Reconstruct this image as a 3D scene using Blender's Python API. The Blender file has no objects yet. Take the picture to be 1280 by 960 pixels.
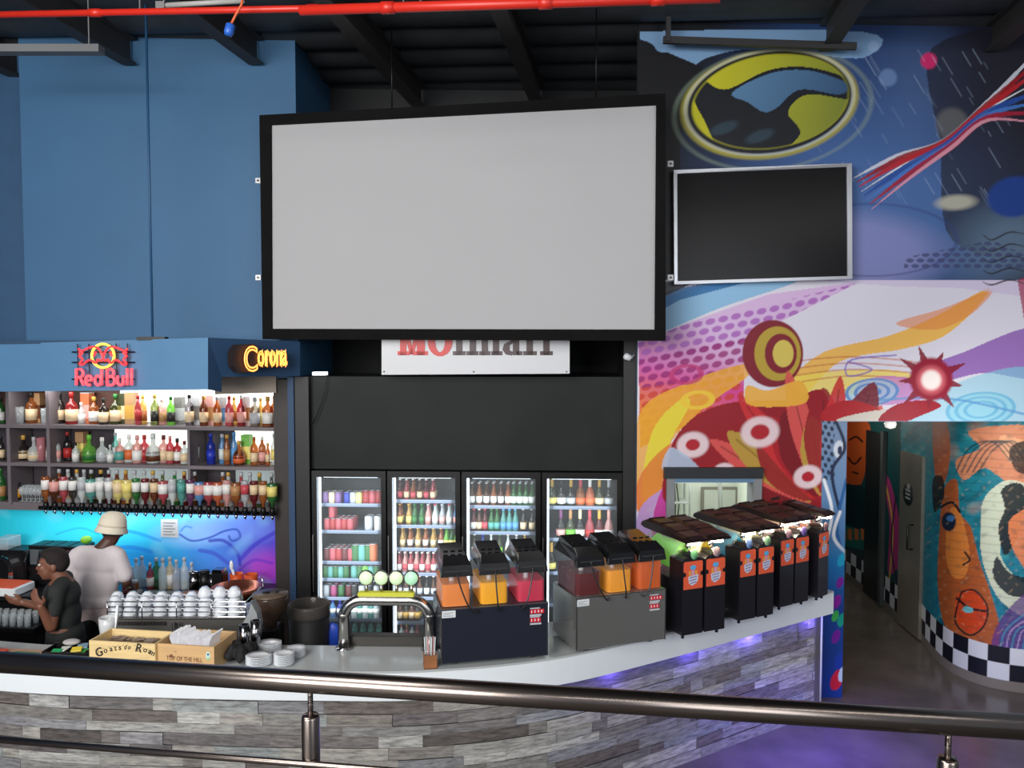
import bpy, math, random
import numpy as np
from mathutils import Vector, Matrix
random.seed(7)
R = math.radians
PI = math.pi
scn = bpy.context.scene
COL = scn.collection
H = 3.3
TH = math.atan(0.046)
CT, ST = math.cos(TH), math.sin(TH)

# ------------------------------------------------------------ camera maths
def ray(px, py):
    x = (px-640)/1000; v = (480-py)/1000
    return Vector((x, CT+v*ST, -ST+v*CT))
def at(px, py, Y):
    d = ray(px, py); return Vector((0, 0, H)) + d*(Y/d.y)
def atz(px, py, z):
    d = ray(px, py); return Vector((0, 0, H)) + d*((z-H)/d.z)
def proj(p):
    q = Vector(p)-Vector((0, 0, H))
    f = q.y*CT-q.z*ST; u = q.y*ST+q.z*CT
    return 640+1000*q.x/f, 480-1000*u/f
class Plane:                     # vertical wall plane: through (x0,y0), horizontal direction u
    def __init__(s, p0, p1):
        s.p = Vector((p0[0], p0[1], 0)); s.u = (Vector((p1[0], p1[1], 0))-s.p).normalized()
        s.n = Vector((s.u.y, -s.u.x, 0))       # towards the viewer
        s.rot = math.atan2(s.u.y, s.u.x)
    def hit(s, px, py, d=0):      # d = distance in front of the plane
        r = ray(px, py); p = s.p+s.n*d
        t = (p-Vector((0, 0, H))).dot(s.n)/r.dot(s.n)
        return Vector((0, 0, H))+r*t
    def col(s, px, z, d=0):
        py = 434+(H-z)/7.5*1000
        for _ in range(5):
            q = s.hit(px, py, d)
            py = 434+(H-z)/q.y*1000
            if True:
                # refine with the exact projection
                _, py = proj((q.x, q.y, z))
        return Vector((q.x, q.y, z))

# ------------------------------------------------------------ materials
def lin(c):
    c = [x/255 for x in c[:3]]
    return tuple(x/12.92 if x <= 0.04045 else ((x+0.055)/1.055)**2.4 for x in c)+(1,)
MC = {}
def mat(name, c=(128, 128, 128), rough=.5, metal=0, emit=None, es=1, noise=0, nscale=6, spec=None, coat=0, bump=0, stretch=None, alpha=None):
    key = (name,)
    if key in MC: return MC[key]
    m = bpy.data.materials.new(name); m.use_nodes = True
    nt = m.node_tree; b = nt.nodes['Principled BSDF']
    b.inputs['Base Color'].default_value = lin(c)
    b.inputs['Roughness'].default_value = rough
    b.inputs['Metallic'].default_value = metal
    if spec is not None: b.inputs['Specular IOR Level'].default_value = spec
    if coat: b.inputs['Coat Weight'].default_value = coat; b.inputs['Coat Roughness'].default_value = .08
    if emit: b.inputs['Emission Color'].default_value = lin(emit); b.inputs['Emission Strength'].default_value = es
    if noise or bump:
        tc = nt.nodes.new('ShaderNodeTexCoord'); n = nt.nodes.new('ShaderNodeTexNoise')
        n.inputs['Scale'].default_value = nscale; n.inputs['Detail'].default_value = 6
        src = tc.outputs['Object']
        if stretch:
            mp = nt.nodes.new('ShaderNodeMapping'); mp.inputs['Scale'].default_value = stretch
            nt.links.new(src, mp.inputs[0]); src = mp.outputs[0]
        nt.links.new(src, n.inputs['Vector'])
        if noise:
            r = nt.nodes.new('ShaderNodeValToRGB')
            l = lin(c)
            r.color_ramp.elements[0].position = .3; r.color_ramp.elements[1].position = .7
            r.color_ramp.elements[0].color = tuple(x*(1-noise) for x in l[:3])+(1,)
            r.color_ramp.elements[1].color = tuple(min(1, x*(1+noise)) for x in l[:3])+(1,)
            nt.links.new(n.outputs['Fac'], r.inputs[0]); nt.links.new(r.outputs[0], b.inputs['Base Color'])
        if bump:
            bp = nt.nodes.new('ShaderNodeBump'); bp.inputs['Strength'].default_value = bump; bp.inputs['Distance'].default_value = .01
            nt.links.new(n.outputs['Fac'], bp.inputs['Height']); nt.links.new(bp.outputs[0], b.inputs['Normal'])
    MC[key] = m
    return m
def glassy(c, t=.5, rough=.06, name=None):
    """cheap coloured glass: tinted see-through mixed with a glossy coloured body"""
    key = ('g', tuple(c), t)
    if key in MC: return MC[key]
    g_ = .3*c[0]+.5*c[1]+.2*c[2]; cc = [x*.8+g_*.2 for x in c[:3]]
    if not name: c = cc
    m = bpy.data.materials.new(name or 'glass_%d_%d_%d' % tuple(int(x) for x in c[:3])); m.use_nodes = True
    nt = m.node_tree; b = nt.nodes['Principled BSDF']; o = nt.nodes['Material Output']
    b.inputs['Base Color'].default_value = lin(c); b.inputs['Roughness'].default_value = rough
    b.inputs['Specular IOR Level'].default_value = .7
    tr = nt.nodes.new('ShaderNodeBsdfTransparent')
    l = lin(c); k = max(l[:3]) or 1
    tr.inputs[0].default_value = tuple(min(1, (x/k)**.6) for x in l[:3])+(1,)
    mx = nt.nodes.new('ShaderNodeMixShader'); mx.inputs[0].default_value = t
    nt.links.new(b.outputs[0], mx.inputs[1]); nt.links.new(tr.outputs[0], mx.inputs[2])
    nt.links.new(mx.outputs[0], o.inputs[0])
    MC[key] = m
    return m
def vcmat(name, rough=.6, emit=0, spec=.3, grain=0, gscale=(3, 40, 40)):
    m = bpy.data.materials.new(name); m.use_nodes = True
    nt = m.node_tree; b = nt.nodes['Principled BSDF']
    a = nt.nodes.new('ShaderNodeAttribute'); a.attribute_name = 'Col'
    src = a.outputs['Color']
    if grain:
        uv = nt.nodes.new('ShaderNodeUVMap')
        mp = nt.nodes.new('ShaderNodeMapping'); mp.inputs['Scale'].default_value = gscale
        n = nt.nodes.new('ShaderNodeTexNoise'); n.inputs['Scale'].default_value = 1; n.inputs['Detail'].default_value = 8; n.inputs['Roughness'].default_value = .7
        nt.links.new(uv.outputs[0], mp.inputs[0]); nt.links.new(mp.outputs[0], n.inputs['Vector'])
        r = nt.nodes.new('ShaderNodeValToRGB')
        r.color_ramp.elements[0].position = .35; r.color_ramp.elements[0].color = (1-grain,)*3+(1,)
        r.color_ramp.elements[1].position = .6; r.color_ramp.elements[1].color = (1.05,)*3+(1,)
        nt.links.new(n.outputs['Fac'], r.inputs[0])
        mx = nt.nodes.new('ShaderNodeMixRGB'); mx.blend_type = 'MULTIPLY'; mx.inputs[0].default_value = 1
        nt.links.new(src, mx.inputs[1]); nt.links.new(r.outputs[0], mx.inputs[2]); src = mx.outputs[0]
    nt.links.new(src, b.inputs['Base Color'])
    b.inputs['Roughness'].default_value = rough; b.inputs['Specular IOR Level'].default_value = spec
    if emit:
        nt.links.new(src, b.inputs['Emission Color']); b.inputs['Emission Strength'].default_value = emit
    return m

# ------------------------------------------------------------ mesh builder
class MB:
    def __init__(s): s.v = []; s.f = []; s.m = []; s.s = []; s.mats = []; s.c = None
    def mi(s, m):
        if m is None: return 0
        if m not in s.mats: s.mats.append(m)
        return s.mats.index(m)
    def add(s, vs, fs, m=None, smooth=False):
        b = len(s.v); s.v += [Vector(v) for v in vs]; k = s.mi(m)
        for f in fs: s.f.append([i+b for i in f]); s.m.append(k); s.s.append(smooth)
        return s
    def box(s, lo, hi, m=None, bev=0, M=None):
        x0, y0, z0 = lo; x1, y1, z1 = hi
        if bev:
            b = min(bev, (x1-x0)*.45, (y1-y0)*.45, (z1-z0)*.45)
            vs = []; idx = {}
            for ix, X in ((0, x0), (1, x1)):
                for iy, Y in ((0, y0), (1, y1)):
                    for iz, Z in ((0, z0), (1, z1)):
                        dx = b if ix == 0 else -b; dy = b if iy == 0 else -b; dz = b if iz == 0 else -b
                        idx[ix, iy, iz] = len(vs)
                        vs += [(X, Y+dy, Z+dz), (X+dx, Y, Z+dz), (X+dx, Y+dy, Z)]
            fs = []
            g = lambda a, b_, c, k: idx[a, b_, c]+k
            for i in (0, 1):
                q = [(i, 0, 0), (i, 1, 0), (i, 1, 1), (i, 0, 1)]; q = q if i else q[::-1]; fs.append([g(*p, 0) for p in q])
                q = [(0, i, 0), (0, i, 1), (1, i, 1), (1, i, 0)]; q = q if i else q[::-1]; fs.append([g(*p, 1) for p in q])
                q = [(0, 0, i), (1, 0, i), (1, 1, i), (0, 1, i)]; q = q if i else q[::-1]; fs.append([g(*p, 2) for p in q])
            for i in (0, 1):
                for j in (0, 1):
                    q = [g(i, j, 0, 0), g(i, j, 0, 1), g(i, j, 1, 1), g(i, j, 1, 0)]; fs.append(q)
                    q = [g(i, 0, j, 0), g(i, 0, j, 2), g(i, 1, j, 2), g(i, 1, j, 0)]; fs.append(q)
                    q = [g(0, i, j, 1), g(0, i, j, 2), g(1, i, j, 2), g(1, i, j, 1)]; fs.append(q)
                    for k in (0, 1): fs.append([g(i, j, k, 0), g(i, j, k, 1), g(i, j, k, 2)])
        else:
            vs = [(x0, y0, z0), (x1, y0, z0), (x1, y1, z0), (x0, y1, z0), (x0, y0, z1), (x1, y0, z1), (x1, y1, z1), (x0, y1, z1)]
            fs = [(0, 3, 2, 1), (4, 5, 6, 7), (0, 1, 5, 4), (1, 2, 6, 5), (2, 3, 7, 6), (3, 0, 4, 7)]
        if M is not None: vs = [M@Vector(v) for v in vs]
        return s.add(vs, fs, m)
    def quad(s, a, b, c, d, m=None): return s.add([a, b, c, d], [(0, 1, 2, 3)], m)
    def prism(s, pts, y0, y1, m=None, M=None, smooth=False):    # polygon in xz, extruded along y
        n = len(pts); vs = [(x, y0, z) for x, z in pts]+[(x, y1, z) for x, z in pts]
        fs = [list(range(n)), list(range(2*n-1, n-1, -1))]+[(i, i+n, (i+1) % n+n, (i+1) % n) for i in range(n)]
        if M is not None: vs = [M@Vector(v) for v in vs]
        return s.add(vs, fs, m, smooth)
    def slab(s, pts, z0, z1, m=None):          # polygon in xy, extruded along z
        n = len(pts); vs = [(x, y, z0) for x, y in pts]+[(x, y, z1) for x, y in pts]
        fs = [list(range(n))[::-1], list(range(n, 2*n))]+[(i, (i+1) % n, (i+1) % n+n, i+n) for i in range(n)]
        return s.add(vs, fs, m)
    def lathe(s, prof, c=(0, 0, 0), n=14, m=None, M=None, smooth=True, sx=1, sy=1):
        vs = []; fs = []
        for r, z in prof:
            for k in range(n):
                a = 2*PI*k/n; vs.append(Vector((r*math.cos(a)*sx+c[0], r*math.sin(a)*sy+c[1], z+c[2])))
        for i in range(len(prof)-1):
            for k in range(n):
                k2 = (k+1) % n; fs.append((i*n+k, i*n+k2, (i+1)*n+k2, (i+1)*n+k))
        if prof[0][0] > 1e-5: fs.append(list(range(n))[::-1])
        if prof[-1][0] > 1e-5: fs.append([(len(prof)-1)*n+k for k in range(n)])
        if M is not None: vs = [M@v for v in vs]
        return s.add(vs, fs, m, smooth)
    def tube(s, pts, r, n=8, m=None, closed=False, smooth=True):
        pts = [Vector(p) for p in pts]; N = len(pts); rs = r if isinstance(r, (list, tuple)) else [r]*N
        vs = []; fs = []; up = None
        for i, p in enumerate(pts):
            if closed: t = pts[(i+1) % N]-pts[i-1]
            else: t = pts[min(i+1, N-1)]-pts[max(i-1, 0)]
            t.normalize()
            if up is None: up = Vector((0, 0, 1)) if abs(t.z) < .9 else Vector((1, 0, 0))
            a = t.cross(up)
            if a.length < 1e-4: a = t.cross(Vector((0, 1, 0)))
            a.normalize(); b = a.cross(t).normalized(); up = b
            for k in range(n):
                an = 2*PI*k/n; vs.append(p+(a*math.cos(an)+b*math.sin(an))*rs[i])
        for i in range(N if closed else N-1):
            j = (i+1) % N
            for k in range(n):
                k2 = (k+1) % n; fs.append((i*n+k, i*n+k2, j*n+k2, j*n+k))
        if not closed: fs.append(list(range(n))[::-1]); fs.append([(N-1)*n+k for k in range(n)])
        return s.add(vs, fs, m, smooth)
    def ell(s, c, r, M=None, n=14, k=9, m=None):
        prof = []
        for i in range(k+1):
            a = -PI/2+PI*i/k; prof.append((max(0, math.cos(a)), math.sin(a)))
        prof[0] = (1e-4, -1); prof[-1] = (1e-4, 1)
        vs = []; b = MB().lathe(prof, n=n)
        S = Matrix.Translation(Vector(c))@(M or Matrix.Identity(4))@Matrix.Diagonal((r[0], r[1], r[2], 1))
        return s.add([S@v for v in b.v], b.f, m, True)
    def mesh(s, name, m=None):
        me = bpy.data.meshes.new(name)
        me.from_pydata([tuple(v) for v in s.v], [], s.f)
        ms = s.mats or [m or mat('plain')]
        for q in ms: me.materials.append(q)
        me.polygons.foreach_set('material_index', s.m); me.polygons.foreach_set('use_smooth', s.s)
        me.update()
        return me
    def build(s, name, m=None, parent=None, world=False, **tg):
        me = s.mesh(name, m)
        return link(name, me, parent, world, **tg)
def link(name, me, parent=None, world=False, **tg):
    o = bpy.data.objects.new(name, me); COL.objects.link(o)
    if parent:
        o.parent = parent
        if world:
            o.matrix_basis = wm(parent).inverted()
    tag(o, **tg)
    return o
def wm(o):
    M = Matrix.Translation(o.location)@Matrix.Rotation(o.rotation_euler.z, 4, 'Z')
    if o.type != 'EMPTY': M = o.matrix_basis.copy()
    return (wm(o.parent)@M) if o.parent else M
def tag(o, label=None, cat=None, group=None, kind=None):
    if label: o['label'] = label
    if cat: o['category'] = cat
    if group: o['group'] = group
    if kind: o['kind'] = kind
    return o
def T(name, label, cat, loc=(0, 0, 0), rz=0, group=None):
    o = bpy.data.objects.new(name, None); COL.objects.link(o); o.empty_display_size = .05
    o.location = Vector(loc); o.rotation_euler = (0, 0, rz)
    return tag(o, label, cat, group)
def struct(name, mb, m=None): return mb.build(name, m, kind='structure')
def copy_tree(o, parent=None):
    c = o.copy(); COL.objects.link(c); c.parent = parent
    for ch in [x for x in kids.get(o.name, [])]: copy_tree(ch, c)
    return c
kids = {}
ORD = ['first', 'second', 'third', 'fourth', 'fifth', 'sixth', 'seventh', 'eighth', 'ninth', 'tenth', 'eleventh', 'twelfth',
       'thirteenth', 'fourteenth', 'fifteenth', 'sixteenth', 'seventeenth', 'eighteenth', 'nineteenth', 'twentieth'] + \
      ['twenty-'+x for x in ['first', 'second', 'third', 'fourth', 'fifth', 'sixth', 'seventh', 'eighth', 'ninth']]+['thirtieth'] + \
      ['thirty-'+x for x in ['first', 'second', 'third', 'fourth', 'fifth', 'sixth', 'seventh', 'eighth', 'ninth']]
def Mrot(ax, a): return Matrix.Rotation(a, 4, ax)

def text_me(txt, size, ext=0.002, offset=0, shear=0, outline=0, spacing=1, align='CENTER'):
    cu = bpy.data.curves.new('txt', 'FONT'); cu.body = txt; cu.size = size; cu.shear = shear
    cu.offset = offset; cu.space_character = spacing; cu.align_x = align; cu.align_y = 'CENTER'
    cu.resolution_u = 4
    if outline: cu.fill_mode = 'NONE'; cu.bevel_depth = outline; cu.bevel_resolution = 1
    else: cu.extrude = ext
    o = bpy.data.objects.new('txt', cu); COL.objects.link(o)
    dg = bpy.context.evaluated_depsgraph_get(); dg.update()
    me = bpy.data.meshes.new_from_object(o.evaluated_get(dg))
    bpy.data.objects.remove(o); bpy.data.curves.remove(cu)
    me.materials.clear()
    return me
def place_text(name, me, m, P, rz, parent=None, tilt=0, **tg):
    """stand the text upright facing -Y, turned by rz, centred at world point P"""
    me.materials.append(m)
    M = Matrix.Translation(Vector(P))@Matrix.Rotation(rz, 4, 'Z')@Matrix.Rotation(PI/2, 4, 'X')@Matrix.Rotation(tilt, 4, 'Z')
    if parent: M = wm(parent).inverted()@M
    me.transform(M)
    o = bpy.data.objects.new(name, me); COL.objects.link(o)
    if parent: o.parent = parent
    return tag(o, **tg)

# ------------------------------------------------------------ vertex-colour painter
class Paint:
    def __init__(s, X, Y): s.X = X; s.Y = Y; s.C = np.zeros(X.shape+(3,))
    def _c(s, c): return np.array(lin(c)[:3])
    def mix(s, mask, c):
        mask = np.clip(mask, 0, 1)[..., None]
        c = s._c(c) if not isinstance(c, np.ndarray) else c
        s.C = s.C*(1-mask)+c*mask
    def base(s, c): s.C[:] = s._c(c)
    def grad(s, x0, y0, c0, x1, y1, c1, mask=None):
        dx, dy = x1-x0, y1-y0
        t = np.clip(((s.X-x0)*dx+(s.Y-y0)*dy)/(dx*dx+dy*dy), 0, 1)[..., None]
        c = s._c(c0)*(1-t)+s._c(c1)*t
        s.mix(np.ones(s.X.shape) if mask is None else mask, c)
    def inpoly(s, pts, smooth=False):
        if smooth: pts = cat(pts)
        ins = np.zeros(s.X.shape, bool); n = len(pts)
        for i in range(n):
            x0, y0 = pts[i]; x1, y1 = pts[(i+1) % n]
            if y0 == y1: continue
            c = ((s.Y >= y0) != (s.Y >= y1)) & (s.X < (x1-x0)*(s.Y-y0)/(y1-y0)+x0)
            ins ^= c
        return ins.astype(float)
    def poly(s, pts, c, a=1, smooth=False): s.mix(s.inpoly(pts, smooth)*a, c)
    def ellm(s, cx, cy, rx, ry, rot=0, soft=.05):
        dx, dy = s.X-cx, s.Y-cy; a = R(rot)
        u = (dx*math.cos(a)+dy*math.sin(a))/rx; v = (-dx*math.sin(a)+dy*math.cos(a))/ry
        return np.clip((1-np.sqrt(u*u+v*v))/soft+.5, 0, 1)
    def ell(s, cx, cy, rx, ry, c, rot=0, a=1, soft=.05): s.mix(s.ellm(cx, cy, rx, ry, rot, soft)*a, c)
    def ring(s, cx, cy, rx, ry, w, c, rot=0, a=1):
        m = s.ellm(cx, cy, rx, ry, rot)-s.ellm(cx, cy, rx-w, ry-w*ry/rx, rot); s.mix(m*a, c)
    def line(s, pts, w, c, a=1, smooth=True, taper=False):
        if smooth: pts = cat(pts, False)
        best = np.full(s.X.shape, 1e9); n = len(pts)
        for i in range(n-1):
            x0, y0 = pts[i]; x1, y1 = pts[i+1]; dx, dy = x1-x0, y1-y0
            L = dx*dx+dy*dy+1e-9
            t = np.clip(((s.X-x0)*dx+(s.Y-y0)*dy)/L, 0, 1)
            d = np.hypot(s.X-x0-t*dx, s.Y-y0-t*dy)
            ww = 1
            if taper: ww = 1/max(.15, math.sin(PI*(i+.7)/(n+.4)))
            best = np.minimum(best, d*ww)
        s.mix(np.clip((w/2-best)/.8+.5, 0, 1)*a, c)
    def noise(s, sc, seed=0):
        X, Y = s.X/sc, s.Y/sc
        return (np.sin(X*1.3+seed+1.7*np.sin(Y*.9+seed))+np.sin(Y*1.7-seed*2+1.3*np.sin(X*1.1+seed))+np.sin((X+Y)*.8+seed*3))/3
def cat(p, closed=True, k=6):
    n = len(p); out = []
    rng = range(n) if closed else range(n-1)
    g = (lambda i: p[i % n]) if closed else (lambda i: p[max(0, min(n-1, i))])
    for i in rng:
        a, b, c, d = g(i-1), g(i), g(i+1), g(i+2)
        for j in range(k):
            t = j/k
            out.append(tuple(.5*((2*b[q])+(-a[q]+c[q])*t+(2*a[q]-5*b[q]+4*c[q]-d[q])*t*t+(-a[q]+3*b[q]-3*c[q]+d[q])*t**3) for q in range(len(b))))
    if not closed: out.append(tuple(p[-1]))
    return out
def painted(name, W, P, m, keep=None, parent=None, **tg):
    """W: (ny,nx,3) world positions, P: Paint with the same grid"""
    ny, nx = W.shape[:2]
    idx = np.arange(ny*nx).reshape(ny, nx)
    f = np.stack([idx[1:, :-1], idx[1:, 1:], idx[:-1, 1:], idx[:-1, :-1]], -1).reshape(-1, 4)
    if keep is not None: f = f[keep[:-1, :-1].reshape(-1)]
    me = bpy.data.meshes.new(name)
    me.from_pydata(W.reshape(-1, 3).tolist(), [], f.tolist())
    at_ = me.color_attributes.new('Col', 'FLOAT_COLOR', 'POINT')
    c = np.ones((ny*nx, 4), np.float32); c[:, :3] = P.C.reshape(-1, 3)
    at_.data.foreach_set('color', c.reshape(-1)); me.materials.append(m); me.update()
    return link(name, me, parent, False, **tg)

# ------------------------------------------------------------ common materials
M_black = mat('black_plastic', (15, 15, 17), .35, spec=.35)
M_dark = mat('charcoal_paint', (30, 32, 33), .6, noise=.15)
M_steel = mat('brushed_steel', (190, 188, 184), .28, metal=1)
M_chrome = mat('polished_steel', (205, 205, 208), .08, metal=1)
M_white = mat('white_gloss', (232, 236, 238), .3, coat=.3)
M_grey = mat('mid_grey', (120, 118, 118), .5)
# ============================================================ ROOM SHELL
M_floor = mat('polished_concrete', (98, 90, 84), .22, noise=.22, nscale=2.5)
b = MB(); b.box((-9, -3, -.1), (7.5, 13, 0), M_floor); struct('floor', b)
b = MB(); b.box((-9, -3, 1.42), (7.5, 2.3, 1.55), mat('platform_floor', (80, 76, 72), .5, noise=.1)); struct('floor_platform', b)
# roof: sagging insulation between purlins, beams run along the building axis
M_roof = mat('dark_roof_lining', (54, 58, 62), .6, noise=.2, nscale=3)
b = MB(); nx_, ny_ = 2, 420
vs = []; fs = []
for j in range(ny_+1):
    y = -3+14.5*j/ny_
    z = 6.27-.07*abs(math.sin(PI*(y)/.5))**.6
    for i in range(nx_+1):
        x = -10+18*i/nx_; vs.append((x, y-.06*x, z))
for j in range(ny_):
    for i in range(nx_): a = j*(nx_+1)+i; fs.append((a, a+1, a+nx_+2, a+nx_+1))
b.add(vs, fs, M_roof, True); struct('ceiling', b)
b = MB()
M_beam = mat('roof_beam_paint', (52, 50, 50), .6)
for xe, ye, w in ((-4.9, 8.1, .07), (-3.62, 7.7, .07), (-2.42, 7.7, .07), (-1.03, 9.1, .07), (.3, 9.1, .07), (2.85, 7.36, .07), (4.35, 7.36, .07), (6.1, 7.36, .07)):
    for lo, hi, ww in ((5.97, 5.985, w), (5.985, 6.2, .012), (6.2, 6.22, w)):
        L = ye+2.5
        M = Matrix.Translation((xe, ye, 0))@Matrix.Rotation(-.155, 4, 'Z')
        b.box((-ww, -L, lo), (ww, 0, hi), M_beam, M=M)
struct('trim_1', b)
b = MB(); b.box((-9, 9.2, 0), (2.9, 9.35, 6.3), mat('black_back_wall', (26, 28, 31), .7, noise=.1)); struct('wall_back', b)
# blue walls of the bar side
M_blue = mat('blue_wall_paint', (54, 102, 142), .6, noise=.05, nscale=1.2)
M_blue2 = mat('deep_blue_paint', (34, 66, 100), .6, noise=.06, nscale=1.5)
xl = at(28, 240, 7.75).x; xr = at(371, 240, 7.75).x
b = MB(); b.box((xl, 7.75, 3.0), (xr, 9.2, 6.3), M_blue)
struct('wall_bar_upper', b)
b = MB(); b.box((-9, 8.05, 3.0), (xl, 8.25, 6.3), mat('blue_recess_paint', (40, 80, 118), .6, noise=.06)); struct('wall_bar_left', b)
b = MB(); b.box((-9, 8.75, 0), (-1.6, 8.85, 3.0), mat('bar_rear_wall', (40, 42, 48), .7)); struct('wall_bar_rear', b)
b = MB(); b.box((-9.1, -3, 0), (-9, 9.3, 6.3), M_blue2); struct('wall_left', b)

# ============================================================ MURAL WALL
YM = 7.4
x0w, x1w = at(798, 300, YM).x, 5.6
zt = 6.3; zo = at(1150, 527, YM).z
sx = (x1w-x0w)/560; nxm = 561; nym = 640
xs = np.linspace(x0w, x1w, nxm)
zs = np.concatenate([np.linspace(zt, zo, 440), np.linspace(zo, 0, 200)[1:]])
XW, ZW = np.meshgrid(xs, zs)
def npproj(XW, YW, ZW):
    q = ZW-H; f = YW*CT-q*ST; u = YW*ST+q*CT
    return 640+1000*XW/f, 480-1000*u/f
PX, PY = npproj(XW, np.full(XW.shape, YM), ZW)
P = Paint(PX, PY)
upper = (PY < 352).astype(float)
P.base((226, 222, 236))
# --- upper night scene
P.grad(820, 100, (16, 18, 26), 960, 230, (30, 50, 88), upper)
P.grad(1000, 60, (34, 58, 100), 1230, 60, (34, 34, 52), upper*np.clip((PX-960)/60, 0, 1))
P.ell(1085, 190, 120, 170, (52, 88, 150), -20, .55, 1.2)
P.ell(1105, 260, 150, 100, (80, 118, 180), 0, .7, 1.0)
P.poly([(800, 40), (1080, 40), (1080, 72), (1000, 66), (930, 62), (880, 74), (860, 90), (835, 78), (815, 55)], (128, 166, 206), .9, True)
P.poly([(798, 62), (836, 66), (878, 84), (868, 130), (850, 170), (850, 352), (798, 352)], (14, 15, 20))
P.ell(1150, 110, 46, 60, (90, 120, 170), 10, .35, 1.2)
P.poly([(1165, 60), (1290, 60), (1290, 300), (1190, 300), (1175, 180)], (32, 32, 44), .8, True)
for cx, cy, r, c, a in ((1161, 76, 10, (212, 40, 108), .95), (1092, 58, 7, (150, 176, 214), .7), (1110, 97, 11, (120, 150, 200), .6), (1190, 155, 20, (140, 138, 130), .35)):
    P.ell(cx, cy, r, r, c, 0, a, .35)
P.ell(1195, 253, 24, 9, (196, 194, 176), -4, .8, .6)
P.ell(1262, 300, 60, 40, (120, 150, 180), -20, .5, 1.2)
rs_ = random.Random(3)
for i in range(60):
    x, y = rs_.uniform(1010, 1260), rs_.uniform(60, 240); l = rs_.uniform(6, 26)
    P.line([(x, y), (x+l*.6, y+l)], .9, (180, 200, 230), rs_.uniform(.15, .5), smooth=False)
# --- oval badge: a plain ring with soft abstract waves (generic stand-in)
P.ring(966, 136, 126, 76, 4, (150, 170, 150), -8, .5)
P.ring(962, 130, 112, 68, 9, (168, 160, 60), -9, .9)
P.ell(962, 128, 104, 63, (24, 28, 34), -9)
P.ring(962, 128, 107, 65, 2.2, (226, 230, 220), -9)
P.ell(963, 127, 98, 58, (202, 196, 36), -9)
inner = P.ellm(963, 127, 98, 58, -9)
P.grad(860, 100, (210, 204, 36), 1060, 130, (120, 132, 50), inner)
wave = P.inpoly([(868, 92), (905, 112), (960, 88), (1010, 84), (1062, 100), (1066, 124), (1010, 118), (985, 140), (1000, 168), (960, 196), (905, 190), (880, 150), (866, 120)], True)*inner
P.mix(wave, (22, 26, 34))
wave2 = P.inpoly([(915, 116), (962, 92), (1010, 88), (1058, 104), (1050, 118), (1000, 112), (972, 134), (955, 140), (935, 128)], True)*inner
P.grad(930, 80, (92, 134, 172), 1050, 140, (50, 82, 120), wave2)
for x, y in ((905, 160), (950, 170)): P.ell(x, y, 18, 7, (60, 84, 100), -20, .5, .5)
# --- diagonal ribbon at upper right (generic)
for k, (c_, w_) in enumerate((((206, 210, 222), 9), ((150, 26, 34), 11), ((186, 34, 44), 10), ((236, 236, 240), 3), ((38, 78, 160), 12), ((70, 120, 200), 8), ((160, 30, 56), 9), ((222, 150, 170), 5))):
    o_ = k*9
    P.line([(1068+o_*.35, 222+o_*.62), (1120+o_*.3, 196+o_*.4), (1180+o_*.15, 178+o_*.1), (1235, 128+o_*.35), (1300, 60+o_*1.5)], w_, c_, .95, taper=True)
P.ell(1268, 246, 34, 25, (26, 62, 140), -10, 1, .2)
# --- dotted edge of the upper scene
P.ell(1060, 318, 112, 50, (150, 150, 205), 0, .6, .5)
P.ring(1090, 300, 108, 46, 4, (50, 60, 120), 0, .7)
def dots(P, reg, c, sx_=15, sy_=9, skew=-.12, rx=5.6, ry=3.4, a=1):
    X = P.X; Y = P.Y-skew*(P.X-1000)
    row = np.floor(Y/sy_); u = (X+(row % 2)*sx_/2) % sx_-sx_/2; v = Y % sy_-sy_/2
    m = np.clip((1-np.sqrt((u/rx)**2+(v/ry)**2))/.25+.5, 0, 1)
    P.mix(m*reg*a, c)
reg = P.inpoly([(1130, 322), (1190, 310), (1240, 300), (1280, 318), (1290, 338), (1130, 338)])
dots(P, reg, (60, 66, 110), 13, 7, 0, 5, 2.6, .8)
# --- lower colourful field
low = (PY >= 350).astype(float)
P.mix(low, (224, 220, 234))
P.poly([(798, 392), (860, 362), (930, 352), (1000, 350), (900, 385), (798, 425)], (96, 178, 222), .75, True)
P.poly([(798, 380), (840, 362), (900, 351), (940, 351), (850, 375), (798, 402)], (24, 108, 170), .9)
P.poly([(798, 352), (850, 352), (870, 352), (798, 386)], (40, 42, 50), .9)
G = np.clip((P.Y-440)/120, 0, 1)
hexr = P.inpoly([(798, 428), (870, 400), (960, 368), (1075, 352), (1010, 385), (960, 410), (930, 440), (930, 500), (800, 560)])
P.grad(860, 400, (216, 180, 224), 830, 470, (206, 64, 160), hexr*.9)
P.grad(860, 470, (214, 70, 150), 835, 530, (236, 130, 50), hexr*np.clip((P.Y-455)/30, 0, 1))
for (c, r) in (((168, 92, 186), P.inpoly([(798, 420), (1080, 352), (1010, 400), (798, 470)])), ((150, 20, 110), P.inpoly([(798, 450), (940, 420), (940, 480), (798, 490)])), ((208, 62, 46), P.inpoly([(798, 485), (930, 470), (930, 510), (798, 560)]))):
    dots(P, r*hexr, c, 16, 11, -.2, 6.2, 4, .85)
P.poly([(798, 520), (860, 478), (930, 455), (935, 470), (880, 510), (835, 560), (815, 640), (798, 640)], (238, 170, 40), .85, True)
P.poly([(802, 620), (815, 540), (850, 500), (862, 506), (835, 560), (822, 640)], (232, 214, 60), .95, True)
P.poly([(798, 600), (830, 560), (870, 545), (860, 590), (830, 620), (798, 640)], (226, 110, 50), .8, True)
P.ring(872, 500, 22, 12, 8, (240, 200, 60), -5, .9); P.ring(858, 468, 22, 13, 7, (190, 40, 110), -5, .8)
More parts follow.
